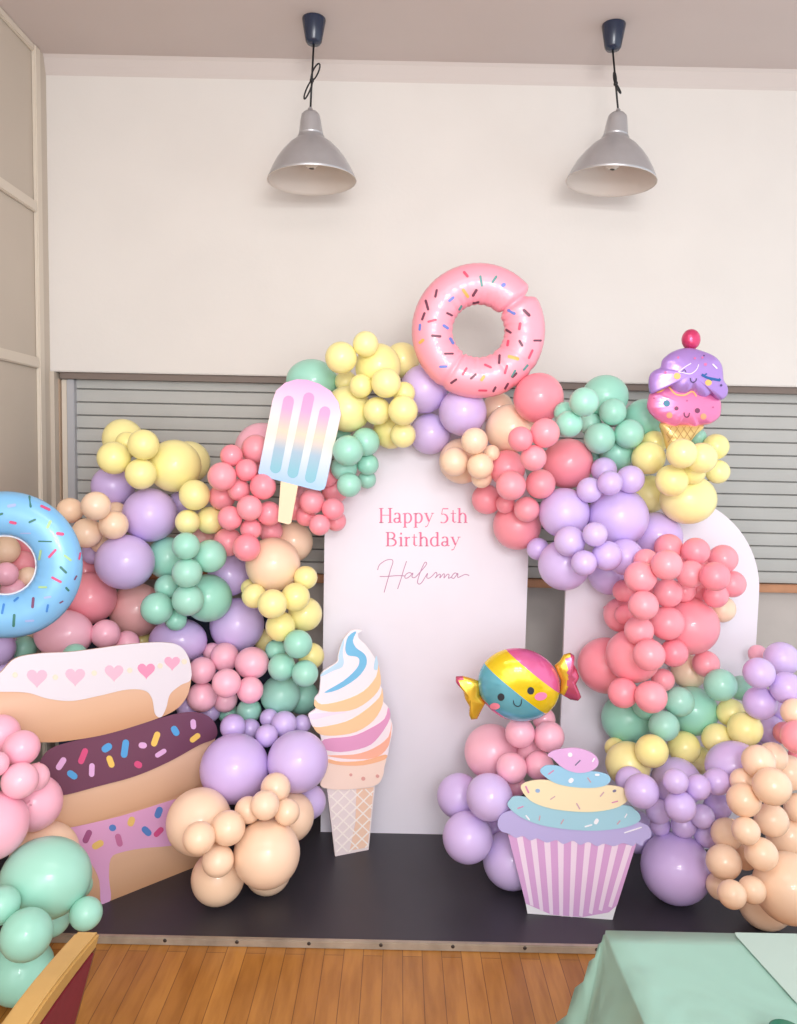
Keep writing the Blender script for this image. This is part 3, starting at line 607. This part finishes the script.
for it in range(400):
    for i, j in pairs:
        a, b = B[i], B[j]
        if a['y0'] > b['y0'] or (a['y0'] == b['y0'] and i > j): a, b = b, a      # a is the nearer one
        D = 0.97*(a['R']+b['R']); d = b['p']-a['p']
        lat = math.sqrt(max(0, d.length_squared-d.y*d.y))
        if lat < D:
            need = math.sqrt(D*D-lat*lat)
            if d.y < need:
                g = (need-d.y)*0.4; a['y'] -= g; b['y'] += g; place(a); place(b)
    for bn in B:
        if it < 250: bn['y'] += (bn['y0']-bn['y'])*0.01
        clampb(bn)
ORD = ['first', 'second', 'third', 'fourth', 'fifth', 'sixth', 'seventh', 'eighth', 'ninth', 'tenth', 'eleventh', 'twelfth', 'thirteenth', 'fourteenth', 'fifteenth', 'sixteenth', 'seventeenth', 'eighteenth', 'nineteenth', 'twentieth']
def ordinals(items):
    n = len(items)
    if n == 1: return ['']
    xs = sorted(b['px'] for b in items); ys = sorted(b['py'] for b in items)
    gx = min(q-p for p, q in zip(xs, xs[1:])); gy = min(q-p for p, q in zip(ys, ys[1:]))
    ax = 'px' if gx > gy else 'py'
    vals = [b[ax] for b in items]; res = [None]*n
    for rank, i in enumerate(sorted(range(n), key=lambda q: vals[q])):
        if ax == 'px':
            s = 'leftmost' if rank == 0 else 'rightmost' if rank == n-1 else ('%s from the left' % ORD[rank] if rank < n/2 else '%s from the right' % ORD[n-1-rank])
        else:
            s = 'topmost' if rank == 0 else 'lowest' if rank == n-1 else ('%s from the top' % ORD[rank] if rank < n/2 else '%s from the bottom' % ORD[n-1-rank])
        if n == 2: s = {'leftmost': 'left one', 'rightmost': 'right one', 'topmost': 'upper one', 'lowest': 'lower one'}[s]
        if n == 3 and rank == 1: s = 'middle one'
        res[i] = s
    return res
for ci, (c, where, base, lst) in enumerate(CL):
    mem = [b for b in B if b['ci'] == ci]; sub = {}
    for b in mem:
        sz = 'small' if b['r'] < 17 else 'large'; hid = 'half hidden ' if b['lay'] >= 1.5 else ''
        sub.setdefault(hid+sz, []).append(b)
    for key, items in sub.items():
        for b, o_ in zip(items, ordinals(items)):
            b['label'] = '%s %s balloon %s' % (key, BN[c], where)+(', '+o_ if o_ else '')
            if len(b['label'].split()) > 16: b['label'] = b['label'].replace('coral pink', 'coral')
            b['group'] = '%s balloons %s' % (BN[c], where)
base_rot = Matrix((RT, UP, -fw)).transposed()      # local z towards the camera side, neck away from it
for bn in B:
    o = bpy.data.objects.new('latex_balloon', BM_[bn['c']]); COL.objects.link(o)
    q = bn['ratio']; R = bn['R']; sx, sy = R*math.sqrt(q), R/math.sqrt(q)
    if q == 1.0:
        sx = R*random.uniform(0.985, 1.0); sy = sx
        tilt = Matrix.Rotation(math.radians(random.uniform(10, 42)), 3, V((math.cos(random.random()*6.28), math.sin(random.random()*6.28), 0)))
    else: tilt = Matrix.Identity(3)
    Mx = (base_rot @ tilt).to_4x4() @ Matrix.Diagonal((sx, sy, min(sx, sy), 1))
    Mx.translation = bn['p']; o.matrix_world = Mx
    tag(o, bn['label'], 'balloon', bn['group'])
# --- ice lolly cutout on the balloons
k = 120/683; Z = lambda pts: zm(pts, 240, 360, k)
lp = Pln(at(300, 450, 2.66), (0.12, 1, -0.05))
near = min((b['p']-lp.p).dot(lp.n)-b['R'] for b in B if 262 < b['px'] < 352 and 385 < b['py'] < 440 or 262 < b['px'] < 325 and 385 < b['py'] < 480)
lp = Pln(lp.p+lp.n*(near-0.0075), lp.n)      # its back presses on the nearest balloon
pc = lp.hit(300, 500)
t = thing('ice_lolly_cutout', lp.hit(282, 522), 'printed ice lolly cutout in pastel gradient fixed onto the balloons', 'cutout')
axv = (lp.hit(306, 380)-lp.hit(288, 482)); L_ = axv.length; axv.normalize(); lb = (lp.hit(288, 482)-wloc(t)).dot(axv)
body = ramp_mat('lolly_body_print', axv, lb, lb+L_, [(0, (166, 200, 236)), (.2, (200, 214, 236)), (.45, (232, 232, 214)), (.7, (238, 214, 228)), (1, (232, 168, 216))])
groove = ramp_mat('lolly_groove_print', axv, lb, lb+L_, [(.0, (130, 188, 206)), (.12, (136, 190, 208)), (.3, (164, 188, 208)), (.48, (238, 208, 186)), (.7, (234, 164, 208)), (1, (228, 144, 202))])
bo = Z([(104,640),(185,230),(205,175),(255,130),(320,110),(380,112),(450,135),(515,175),(560,240),(574,310),(488,712),(478,735),(455,744),(430,740),(125,662),(108,655)])
gr = [(Z(capsule_pts((xa+xb)/2, (ya+yb2)/2, math.hypot(xb-xa, yb2-ya), 62, -math.degrees(math.atan2(yb2-ya, xb-xa)), 7)), 1) for xa, ya, xb, yb2 in ((282,203,196,645),(398,185,294,672),(490,264,394,700))]
board('lolly_body', bo, lp, 0.008, body, t, gr, (groove,), 0.002)
board('lolly_stick', Z([(232,690),(330,712),(290,928),(275,936),(215,920)]), lp, 0.006, C(246, 216, 184), t, off=0.001)
# ------------------------------------------------------------------ foil balloons
def foil(name, rgb, rough=0.28, metal=0.35): return mat(name, rgb, rough, metal, 0.6, 0.3)
def donut(C_, R, r, depth, mats, pinch=None, crease=(), wr=0.03, seg=180, ring=36, nrm=None):
    n = V(nrm or (0, 1, 0)).normalized(); ux = V((1, 0, 0)); ux = (ux-n*ux.dot(n)).normalized(); uz = ux.cross(n)
    if uz.z < 0: uz = -uz
    bm = bmesh.new(); rows = []
    for i in range(seg):
        ph = 2*math.pi*i/seg; e = ux*math.cos(ph)+uz*math.sin(ph); m = 1.0; ro = 0.0; din = 1.0
        if pinch is not None:
            d = (ph-pinch+math.pi) % (2*math.pi)-math.pi
            m -= 0.30*math.exp(-(d/0.07)**2); ro = -0.16*r*math.exp(-(d/0.09)**2)
            if 0 < d < 0.16: ro += 0.22*r*(1-d/0.16)
        for cph, am in crease:
            d = (ph-cph+math.pi) % (2*math.pi)-math.pi; m -= am*math.exp(-(d/0.045)**2)
        row = []
        for k_ in range(ring):
            th = 2*math.pi*k_/ring; inn = (1-math.cos(th))/2
            wv = wr*math.sin(27*ph+1.3*math.sin(3*ph))*inn**1.5+0.4*wr*math.sin(61*ph)*abs(math.cos(th))**6
            rr_ = r*m*(1+wv)
            rad = R+ro+rr_*math.cos(th)*(1.0 if math.cos(th) < 0 else 1.0)
            if k_ == 0: rad += 0.035*r*(1+0.5*math.sin(90*ph))
            row.append(bm.verts.new(C_+e*rad+n*(depth*r*m*(1+wv)*math.sin(th))))
        rows.append(row)
    for i in range(seg):
        A, Bq = rows[i], rows[(i+1) % seg]
        for k_ in range(ring):
            f = bm.faces.new((A[k_], Bq[k_], Bq[(k_+1) % ring], A[(k_+1) % ring])); f.smooth = True
    bmesh.ops.recalc_face_normals(bm, faces=bm.faces)
    return bm
PY_D = 2.78
Cc = at(478.5, 331, PY_D); s = ppm(Cc)
bm = donut(Cc, 46*s, 20*s, 0.85, None, math.radians(38), [(math.radians(238), .10), (math.radians(325), .06), (math.radians(303), .05)], 0.018)
bvh = BVHTree.FromBMesh(bm)
k = 160/797
inks = [(110,62,82), (226,82,112), (112,132,208), (246,176,92), (92,150,148)]
for x, y, L_, wd, a, mi in ((328,97,38,11,-50,2),(404,130,58,10,-80,5),(470,122,44,10,55,5),(372,188,44,11,58,1),(326,190,54,12,-55,4),(180,192,44,9,78,1),(255,220,38,11,40,3),(135,250,56,10,-75,1),(378,236,36,8,10,1),(300,262,30,9,60,5),(117,306,44,9,70,1),(246,295,36,9,-25,1),(160,328,48,9,15,2),(227,358,36,11,-35,3),(100,360,36,9,85,3),(180,404,52,10,-5,1),(256,428,40,11,-60,3),(108,430,34,12,40,4),(243,492,48,8,0,1),(216,556,42,10,2,3),(322,580,46,9,58,2),(268,628,40,9,35,1),(365,605,42,9,42,1),(438,554,42,9,-25,2),(412,614,34,12,55,4),(495,520,50,9,85,1),(565,512,60,14,-15,4),(528,570,50,9,72,2),(570,598,36,9,45,1),(556,284,46,12,-28,3),(630,288,50,12,-45,1),(597,355,40,11,80,2),(542,380,36,9,-35,1),(602,440,38,10,-60,1),(538,440,34,10,80,2),(684,426,42,8,0,1),(650,494,52,9,65,2),(625,560,40,9,50,5),(530,652,38,9,60,1),(470,668,32,9,62,1),(412,674,46,8,0,2),(515,150,26,16,30,3),(500,325,36,8,-30,1),(565,590,44,8,60,5)):
    decal(bm, bvh, capsule_pts(400+x*k, 255+y*k, L_*k, wd*k*1.25, a), mi)
o = obj('foil_doughnut_balloon', bm, [foil('pink_foil', (248, 162, 180), 0.42, 0.05)]+[C(*q) for q in inks])
tag(o, 'pink foil doughnut balloon with coloured sprinkles on top of the garland', 'foil balloon')
Cb = at(6, 565, 2.36); s = ppm(Cb)
bm = donut(Cb, 51.5*s, 21.5*s, 0.8, None, None, [], 0.008, nrm=(-0.12, 1, -0.05))
bvh = BVHTree.FromBMesh(bm); k = 120/768
inks = [(60,120,110), (214,84,130), (168,206,150), (64,132,208), (120,74,110), (162,180,228)]
for x, y, L_, wd, a, mi in ((192,140,78,14,-82,1),(290,180,72,16,-25,2),(382,182,40,16,60,3),(84,272,50,18,-12,2),(207,262,52,14,25,1),(313,285,60,20,65,3),(384,345,52,20,-8,2),(290,393,88,9,-2,1),(336,470,74,16,48,2),(432,498,64,16,-38,3),(405,575,62,16,-45,1),(362,638,74,16,-28,2),(275,686,58,14,0,3),(212,785,72,18,84,5),(303,820,54,14,78,4),(20,825,70,16,78,4),(90,898,84,18,86,1),(105,765,44,14,40,4),(508,487,50,12,80,2),(512,408,20,10,0,1),(482,625,34,10,60,5),(430,698,34,14,-50,1),(392,780,30,10,30,5),(8,218,30,14,20,1),(75,165,60,20,10,6),(190,900,60,14,5,6),(305,750,50,14,10,6),(258,480,70,14,80,3),(165,340,70,8,0,6),(498,330,24,10,-40,5)):
    decal(bm, bvh, capsule_pts(x*k, 480+y*k, L_*k, wd*k, a), mi)
t = thing('foil_doughnut_balloon', (Cb.x, Cb.y, Cb.z-74*s), 'sky blue foil doughnut balloon with sprinkles at the left edge', 'foil balloon')
obj('foil_ring', bm, [foil('blue_foil', (128, 190, 236), 0.38, 0.1)]+[C(*q) for q in inks], t)
n = V((-0.12, 1, -0.05)).normalized(); ux = V((1, 0, 0)); ux = (ux-n*ux.dot(n)).normalized(); uz = ux.cross(n)
bm = bmesh.new()
tube(bm, [Cb+(ux*math.cos(a)+uz*math.sin(a))*29.3*s-n*0.006 for a in [2*math.pi*i/64 for i in range(65)]], 0.9*s)
obj('seam_rim', bm, mat('white_foil_seam', (226, 226, 232), 0.4), t)
def inflate(outl, pl, T, rings=9, center=None, wr=0.0, kf=30):
    """pillow-like foil shape from an outline on plane pl"""
    cx = center or (sum(p[0] for p in outl)/len(outl), sum(p[1] for p in outl)/len(outl))
    bm = bmesh.new(); n = len(outl); sides = []
    edge = [bm.verts.new(pl.hit(*p)) for p in outl]
    for sgn in (-1, 1):
        prev = edge
        for q in range(1, rings):
            s_ = 1-(q/rings)**1.5
            h = T*(1-s_**2.6)**0.5
            row = []
            for i_, p in enumerate(outl):
                x = cx[0]+(p[0]-cx[0])*s_; y = cx[1]+(p[1]-cx[1])*s_
                hh = h*(1+wr*math.sin(kf*2*math.pi*i_/n)*s_**3)
                row.append(bm.verts.new(pl.hit(x, y)+pl.n*hh*sgn))
            for i_ in range(n):
                f = bm.faces.new((prev[i_], prev[(i_+1) % n], row[(i_+1) % n], row[i_])); f.smooth = True
            prev = row
        c = bm.verts.new(pl.hit(*cx)+pl.n*T*sgn)
        for i_ in range(n):
            f = bm.faces.new((prev[i_], prev[(i_+1) % n], c)); f.smooth = True
    bmesh.ops.recalc_face_normals(bm, faces=bm.faces)
    return bm
# sweet-shaped foil balloon
yc = 2.66; pl = Pln(at(519, 685, yc), (0.05, 1, 0)); k = 200/797; Z = lambda pts: zm(pts, 420, 640, k)
c0 = pl.hit(519, 700)
t = thing('foil_sweet_balloon', pl.hit(519, 721), 'foil balloon shaped like a wrapped sweet with smiling face', 'foil balloon')
s = ppm(c0)
bdy = ell(519, 684.5, 41.5, 36, 72, 12)
bm = inflate(bdy, pl, 0.075, 12, wr=0.02, kf=24); bvh = BVHTree.FromBMesh(bm)
p1 = pl.hit(*Z([(345, 40)])[0]); p2 = pl.hit(*Z([(560, 212)])[0]); q1 = pl.hit(*Z([(262, 92)])[0]); q2 = pl.hit(*Z([(490, 285)])[0])
dv = (p2-p1); nrm = V((-dv.z, 0, dv.x)).normalized(); nrm = nrm if nrm.z > 0 else -nrm
b0 = wloc(t); hi_ = (((p1+p2)/2)-b0).dot(nrm); lo_ = (((q1+q2)/2)-b0).dot(nrm)
span = hi_-lo_; base0 = lo_-2*span; rng_ = 5*span
stops = [(0, (214, 92, 146)), ((lo_-1.17*span-base0)/rng_, (104, 180, 200)), ((lo_-base0)/rng_, (240, 208, 30)), ((hi_-base0)/rng_, (222, 104, 158)), (0.99, (222, 104, 158))]
mb = ramp_mat('sweet_foil', nrm, base0, base0+rng_, stops, 0.25, 0.35, True, 0.4)
for poly, mi in ((ell(323, 227, 14, 15), 1), (ell(441, 202, 14, 15), 1), (ell(299, 263, 20, 13), 2), (ell(481, 224, 25, 16, 16, -12), 3)): decal(bm, bvh, Z(poly), mi)
def onb(bvh_, off=0.0018):
    def f(x, y):
        d = ray(x, y).normalized(); loc, nor, _, _ = bvh_.ray_cast(CAM, d)
        if loc is None: return None
        if nor.dot(d) > 0: nor = -nor
        return loc+nor*off
    return f
ribbon(bm, [(x, y, 0.9) for x, y in crom(Z([(372,240),(376,256),(390,264),(402,256),(405,236)]), 4, False)], 1, onb(bvh))
obj('sweet_body', bm, [mb, C(44, 50, 58), C(244, 140, 160), C(236, 130, 176)], t)
wing1 = Z([(240,165),(205,152),(170,143),(143,145),(142,165),(160,185),(172,205),(178,232),(190,252),(200,275),(195,300),(205,318),(228,315),(240,290),(255,262),(262,250),(238,215)])
wing2 = Z([(535,100),(555,85),(572,58),(598,50),(615,62),(612,95),(625,118),(634,145),(622,175),(632,200),(643,228),(630,243),(600,238),(572,222),(556,212),(560,160)])
fw_g = foil('gold_foil', (232, 190, 60), 0.25, 0.6); fw_p = foil('magenta_foil', (214, 96, 132), 0.25, 0.6)
bm = inflate(wing1, pl, 0.02, 7, wr=0.5, kf=5)
for f in bm.faces:
    x = f.calc_center_median().x; f.material_index = 1 if x < pl.hit(460.5+0.0, 685).x or (x > pl.hit(468, 0).x and x < pl.hit(472, 0).x) else 0
obj('wrapper_end', bm, [fw_g, fw_p], t)
bm = inflate(wing2, pl, 0.02, 7, wr=0.5, kf=5)
for f in bm.faces:
    f.material_index = 0 if f.calc_center_median().x > pl.hit(566, 685).x else 1
obj('wrapper_end', bm, [fw_p, fw_g], t)
# ice-cream foil balloon
k = 120/797; Z = lambda pts: zm(pts, 630, 320, k); pl = Pln(at(690, 400, 2.80), (0, 1, 0.0))
t = thing('foil_ice_cream_balloon', pl.hit(682, 448), 'foil ice cream balloon with two smiling scoops and red cherry', 'foil balloon')
cone = Z([(195,685),(300,690),(490,695),(440,760),(400,810),(380,900),(300,920),(255,900),(235,830),(215,760)])
bm = inflate(crom(cone, 3), pl, 0.03, 7, wr=0.15, kf=9); bvh = BVHTree.FromBMesh(bm)
for i in range(7):
    for a, b in (((200+i*45, 690), (200+i*45+140, 900)), ((200+i*45, 690), (200+i*45-140, 900))):
        pts = [(a[0]+(b[0]-a[0])*u/12, a[1]+(b[1]-a[1])*u/12) for u in range(13)]
        pts = [p for p in pts if 225+(p[1]-700)*0.25 < p[0] < 465-(p[1]-700)*0.6 and 702 < p[1] < 880]
        if len(pts) > 2: ribbon(bm, [(x, y, 0.6) for x, y in Z(pts)], 1, onb(bvh))
obj('cone', bm, [foil('gold_cone_foil', (222, 190, 120), 0.3, 0.4), C(176, 134, 76)], t)
pk = crom(Z([(130,490),(165,470),(225,440),(300,430),(400,430),(500,470),(560,505),(600,535),(605,600),(590,650),(530,690),(460,702),(425,722),(380,706),(320,702),(280,716),(220,690),(160,650),(120,600),(112,560),(120,520)]), 4)
bm = inflate(pk, pl, 0.038, 10, center=Z([(360, 575)])[0], wr=0.03, kf=22); bvh = BVHTree.FromBMesh(bm)
for poly, mi in ((ell(243, 554, 23), 1), (ell(447, 602, 17), 2), (ell(308, 587, 14), 2), (ell(262, 632, 20), 3), (ell(487, 640, 20), 3), (ell(160, 520, 6), 4), (ell(378, 536, 6), 4), (ell(550, 580, 6), 4)): decal(bm, bvh, Z(poly), mi)
ribbon(bm, [(x, y, 1.1) for x, y in crom(Z([(358,614),(362,636),(376,645),(390,636),(394,616)]), 4, False)], 2, onb(bvh))
ribbon(bm, [(x, y, 1.3) for x, y in crom(Z([(178,484),(216,470),(250,442),(300,492),(360,500),(412,476),(440,508)]), 4, False)], 5, onb(bvh))
obj('lower_scoop', bm, [foil('rose_foil', (234, 128, 178)), C(36, 118, 150), C(120, 56, 92), C(240, 160, 120), C(190, 90, 140), C(250, 190, 110)], t)
pl2 = Pln(pl.p+V((0, -0.022, 0)), pl.n)
pu = crom(Z([(200,315),(215,265),(265,220),(330,192),(400,185),(480,205),(560,240),(605,290),(618,350),(622,400),(650,450),(645,500),(610,530),(570,520),(540,492),(500,515),(450,505),(410,468),(360,490),(300,480),(250,428),(220,460),(170,475),(135,490),(122,430),(130,370),(160,335)]), 4)
bm = inflate(pu, pl2, 0.036, 10, center=Z([(385, 365)])[0], wr=0.03, kf=26); bvh = BVHTree.FromBMesh(bm)
for poly, mi in ((ell(312, 373, 24, 22), 2), (ell(520, 416, 22, 20), 2), (ell(604, 434, 8), 1), (ell(430, 255, 8), 3), (ell(500, 295, 10), 3), (ell(320, 250, 8), 3), (ell(235, 350, 9), 3), (ell(480, 250, 7), 3), (ell(490, 238, 5), 1), (capsule_pts(562, 308, 46, 10, -45), 5)): decal(bm, bvh, Z(poly), mi)
for pts, wd, mi in (([(400,385),(404,406),(420,414),(436,404),(440,388)], 1.1, 1), ([(475,362),(510,382),(560,394),(598,402)], 2.4, 4), ([(480,375),(510,356)], 1.4, 4), ([(520,388),(545,400)], 2.0, 4), ([(590,388),(600,402)], 1.4, 4), ([(340,348),(360,330),(372,348)], 1.0, 1), ([(320,345),(350,350),(400,358),(440,330),(455,295)], 0.8, 5), ([(320,345),(360,315),(405,288)], 0.8, 5)):
    ribbon(bm, [(x, y, wd) for x, y in crom(Z(pts), 4, False)], mi, onb(bvh))
obj('upper_scoop', bm, [foil('violet_foil', (176, 138, 214)), C(80, 60, 110), C(250, 190, 110), C(216, 112, 166), C(28, 92, 160), C(238, 226, 246)], t)
bm = inflate(Z(ell(405, 130, 60, 70, 36)), pl, 0.03, 8, wr=0.06, kf=12)
obj('cherry', bm, foil('cherry_foil', (214, 60, 112)), t)
# ------------------------------------------------------------------ table with cloth (foreground right)
TZ = 0.75
tc0 = atz(608, 937, TZ); tx0 = tc0.x; ty1 = atz(700, 933.5, TZ).y; tx1 = tx0+0.95; ty0 = ty1-0.75
t = thing('banquet_table', (tx0+0.475, (ty0+ty1)/2, 0), 'rectangular table under mint green cloth at lower right corner', 'table')
bm = bmesh.new(); box(bm, tx0+0.006, tx1-0.006, ty0+0.006, ty1-0.006, TZ-0.03, TZ-0.004, bev=0.004); obj('tabletop', bm, mat('table_wood', (150, 116, 84), 0.5), t)
for x in (tx0+0.07, tx1-0.07):
    for y in (ty0+0.07, ty1-0.07):
        bm = bmesh.new(); lathe(bm, [(0.014, 0), (0.014, TZ-0.03)], (x, y, 0), seg=12, cap=True); obj('leg', bm, mat('steel_leg', (120, 120, 124), 0.3, 0.8), t)
m_cl = bpy.data.materials.new('mint_table_cover'); m_cl.use_nodes = True; nt = m_cl.node_tree; b = nt.nodes['Principled BSDF']
b.inputs['Base Color'].default_value = lin((140, 178, 165)); b.inputs['Roughness'].default_value = 0.38
tcn = nt.nodes.new('ShaderNodeTexCoord'); vz = nt.nodes.new('ShaderNodeTexNoise'); vz.inputs['Scale'].default_value = 3.5; vz.inputs['Distortion'].default_value = 1.2
bp_ = nt.nodes.new('ShaderNodeBump'); bp_.inputs['Strength'].default_value = 0.5; bp_.inputs['Distance'].default_value = 0.03
nt.links.new(tcn.outputs['Object'], vz.inputs['Vector']); nt.links.new(vz.outputs['Fac'], bp_.inputs['Height']); nt.links.new(bp_.outputs['Normal'], b.inputs['Normal'])
bm = bmesh.new(); nx, ny = 44, 36
def cloth(u, v):          # u, v in metres over cloth incl. overhang
    H = 0.34; x = u; y = v; z = TZ+0.002
    ou = max(0, -u)+max(0, u-0.95); ov = max(0, -v)+max(0, v-0.75)
    cx_ = min(max(u, 0), 0.95); cy_ = min(max(v, 0), 0.75)
    o_ = math.hypot(ou, ov)
    if o_ > 0:
        fl = 0.15*o_+0.018*math.sin(9*cx_*3+7*cy_*3)*min(1, o_*5)
        if ou > 0 and ov > 0: fl += 0.35*min(ou, ov)
        dx = (-1 if u < 0 else 1)*(ou/o_)*fl; dy = (-1 if v < 0 else 1)*(ov/o_)*fl
        x = cx_+dx; y = cy_+dy; z -= o_*0.95
    else:
        z += 0.0015*math.sin(u*14+v*9)*math.sin(v*17)
    return V((tx0+x, ty0+y, z))
def spread(n, Lg, H=0.34):
    a = [-H, -H*.75, -H*.5, -H*.3, -H*.16, -H*.07, -0.008, 0]; a += [Lg*i/n for i in range(1, n)]; a += [Lg, Lg+0.008, Lg+H*.07, Lg+H*.16, Lg+H*.3, Lg+H*.5, Lg+H*.75, Lg+H]; return a
us, vs_ = spread(24, 0.95), spread(20, 0.75)
gv = [[bm.verts.new(cloth(u, v)) for v in vs_] for u in us]
for i in range(len(us)-1):
    for j in range(len(vs_)-1):
        f = bm.faces.new((gv[i][j], gv[i+1][j], gv[i+1][j+1], gv[i][j+1])); f.smooth = True
bmesh.ops.recalc_face_normals(bm, faces=bm.faces)
o = obj('tablecloth', bm, m_cl); tag(o, 'mint green table cover draped over the table at lower right', 'tablecloth')
so = o.modifiers.new('thickness', 'SOLIDIFY'); so.thickness = 0.0012
# paler sheet folded over the cover, dark green bowl
bm = bmesh.new()
pts = [atz(736, 935.5, TZ+0.006), atz(797, 1003, TZ+0.006)]
pts = [V((p.x, p.y, TZ+0.006)) for p in pts]+[V((tx1-0.01, pts[1].y-0.05, TZ+0.006)), V((tx1-0.01, ty1-0.004, TZ+0.006)), V((pts[0].x+0.002, ty1-0.004, TZ+0.006))]
fr = [bm.verts.new(p) for p in pts]; bk = [bm.verts.new(p-V((0, 0, 0.0015))) for p in pts]
bm.faces.new(fr); bm.faces.new(bk[::-1])
for i in range(len(fr)): bm.faces.new((fr[i], bk[i], bk[(i+1) % len(fr)], fr[(i+1) % len(fr)]))
bmesh.ops.recalc_face_normals(bm, faces=bm.faces)
tag(obj('paper_sheet', bm, mat('pale_sheet', (164, 184, 176), 0.45, noise=0.02)), 'pale whitish sheet with diagonal edge lying on the mint cover', 'sheet')
gp = atz(787, 1036, TZ+0.03)
bm = bmesh.new(); lathe(bm, [(0.0001, 0.0), (0.012, 0.0), (0.02, 0.012), (0.024, 0.028), (0.0225, 0.028), (0.018, 0.013), (0.0001, 0.004)], (gp.x, gp.y, TZ+0.009), seg=28)
bmesh.ops.recalc_face_normals(bm, faces=bm.faces)
tag(obj('bowl', bm, mat('dark_green_plastic', (22, 88, 66), 0.35), None, True), 'dark green bowl rim peeping in at the bottom right corner', 'bowl')
# ------------------------------------------------------------------ chair (foreground left)
cz = 0.87
A = atz(101, 931, cz); 
t = thing('dining_chair', (A.x-0.2, A.y-0.2, 0), 'wooden chair with dark red padded back at bottom left', 'chair')
m_w = mat('varnished_wood', (182, 144, 84), 0.35, noise=0.12, nscale=9); m_r = mat('red_upholstery', (112, 20, 36), 0.7, noise=0.08, nscale=60)
lean = math.tan(math.radians(15)); W = 0.40
def bp3(u, z, d=0.0): # u: along the back towards the camera, z height, d: thickness to the seat side
    bow = 0.012*math.sin(math.pi*u/W)
    return V((A.x-(cz-z)*lean-d-bow, A.y-u*0.985, z))
def plate(bm, u0, u1, z0, z1, d0, d1, n=8, arcx=0.0):
    g = []
    for i in range(n+1):
        u = u0+(u1-u0)*i/n; top = z1+arcx*math.sin(math.pi*u/W)
        g.append([bm.verts.new(bp3(u, z0, d0)), bm.verts.new(bp3(u, top, d0)), bm.verts.new(bp3(u, top, d1)), bm.verts.new(bp3(u, z0, d1))])
    for a, b in zip(g, g[1:]):
        for q in range(4): bm.faces.new((a[q], b[q], b[(q+1) % 4], a[(q+1) % 4]))
    bm.faces.new(g[0][::-1]); bm.faces.new(g[-1]); bmesh.ops.recalc_face_normals(bm, faces=bm.faces)
bm = bmesh.new(); plate(bm, 0, W, cz-0.026, cz, 0.0, 0.036, 10, 0.012); bmesh.ops.bevel(bm, geom=[e for e in bm.edges if e.calc_length() > 0.02 and len(e.link_faces) == 2 and e.calc_face_angle(0) > 0.8], offset=0.004, segments=2, affect='EDGES'); obj('top_rail', bm, m_w, t)
bm = bmesh.new(); plate(bm, 0.012, W-0.012, cz-0.33, cz-0.0265, -0.002, 0.034, 10, 0.0); obj('back_pad', bm, m_r, t)
for u in (0.0, W-0.011):
    bm = bmesh.new(); plate(bm, u, u+0.011, 0.44, cz-0.0262, 0.0, 0.034, 2); obj('back_post', bm, mat('dark_wood_edge', (104, 70, 40), 0.45), t)
bx_ = bp3(0, 0.46).x; y1_ = A.y; y0_ = A.y-W
xs0 = max(bx_-0.42, XL+0.02)
bm = bmesh.new(); box(bm, xs0, bx_-0.01, y0_, y1_, 0.43, 0.485, bev=0.015); obj('seat', bm, m_r, t)
bm = bmesh.new(); box(bm, xs0+0.005, bx_-0.012, y0_+0.005, y1_-0.005, 0.38, 0.429, bev=0.003); obj('seat_frame', bm, m_w, t)
for x in (xs0+0.025, bx_-0.035):
    for y in (y0_+0.025, y1_-0.025):
        bm = bmesh.new(); box(bm, x-0.017, x+0.017, y-0.017, y+0.017, 0, 0.379 if x < bx_-0.2 else 0.429, bev=0.003); obj('leg', bm, m_w, t)
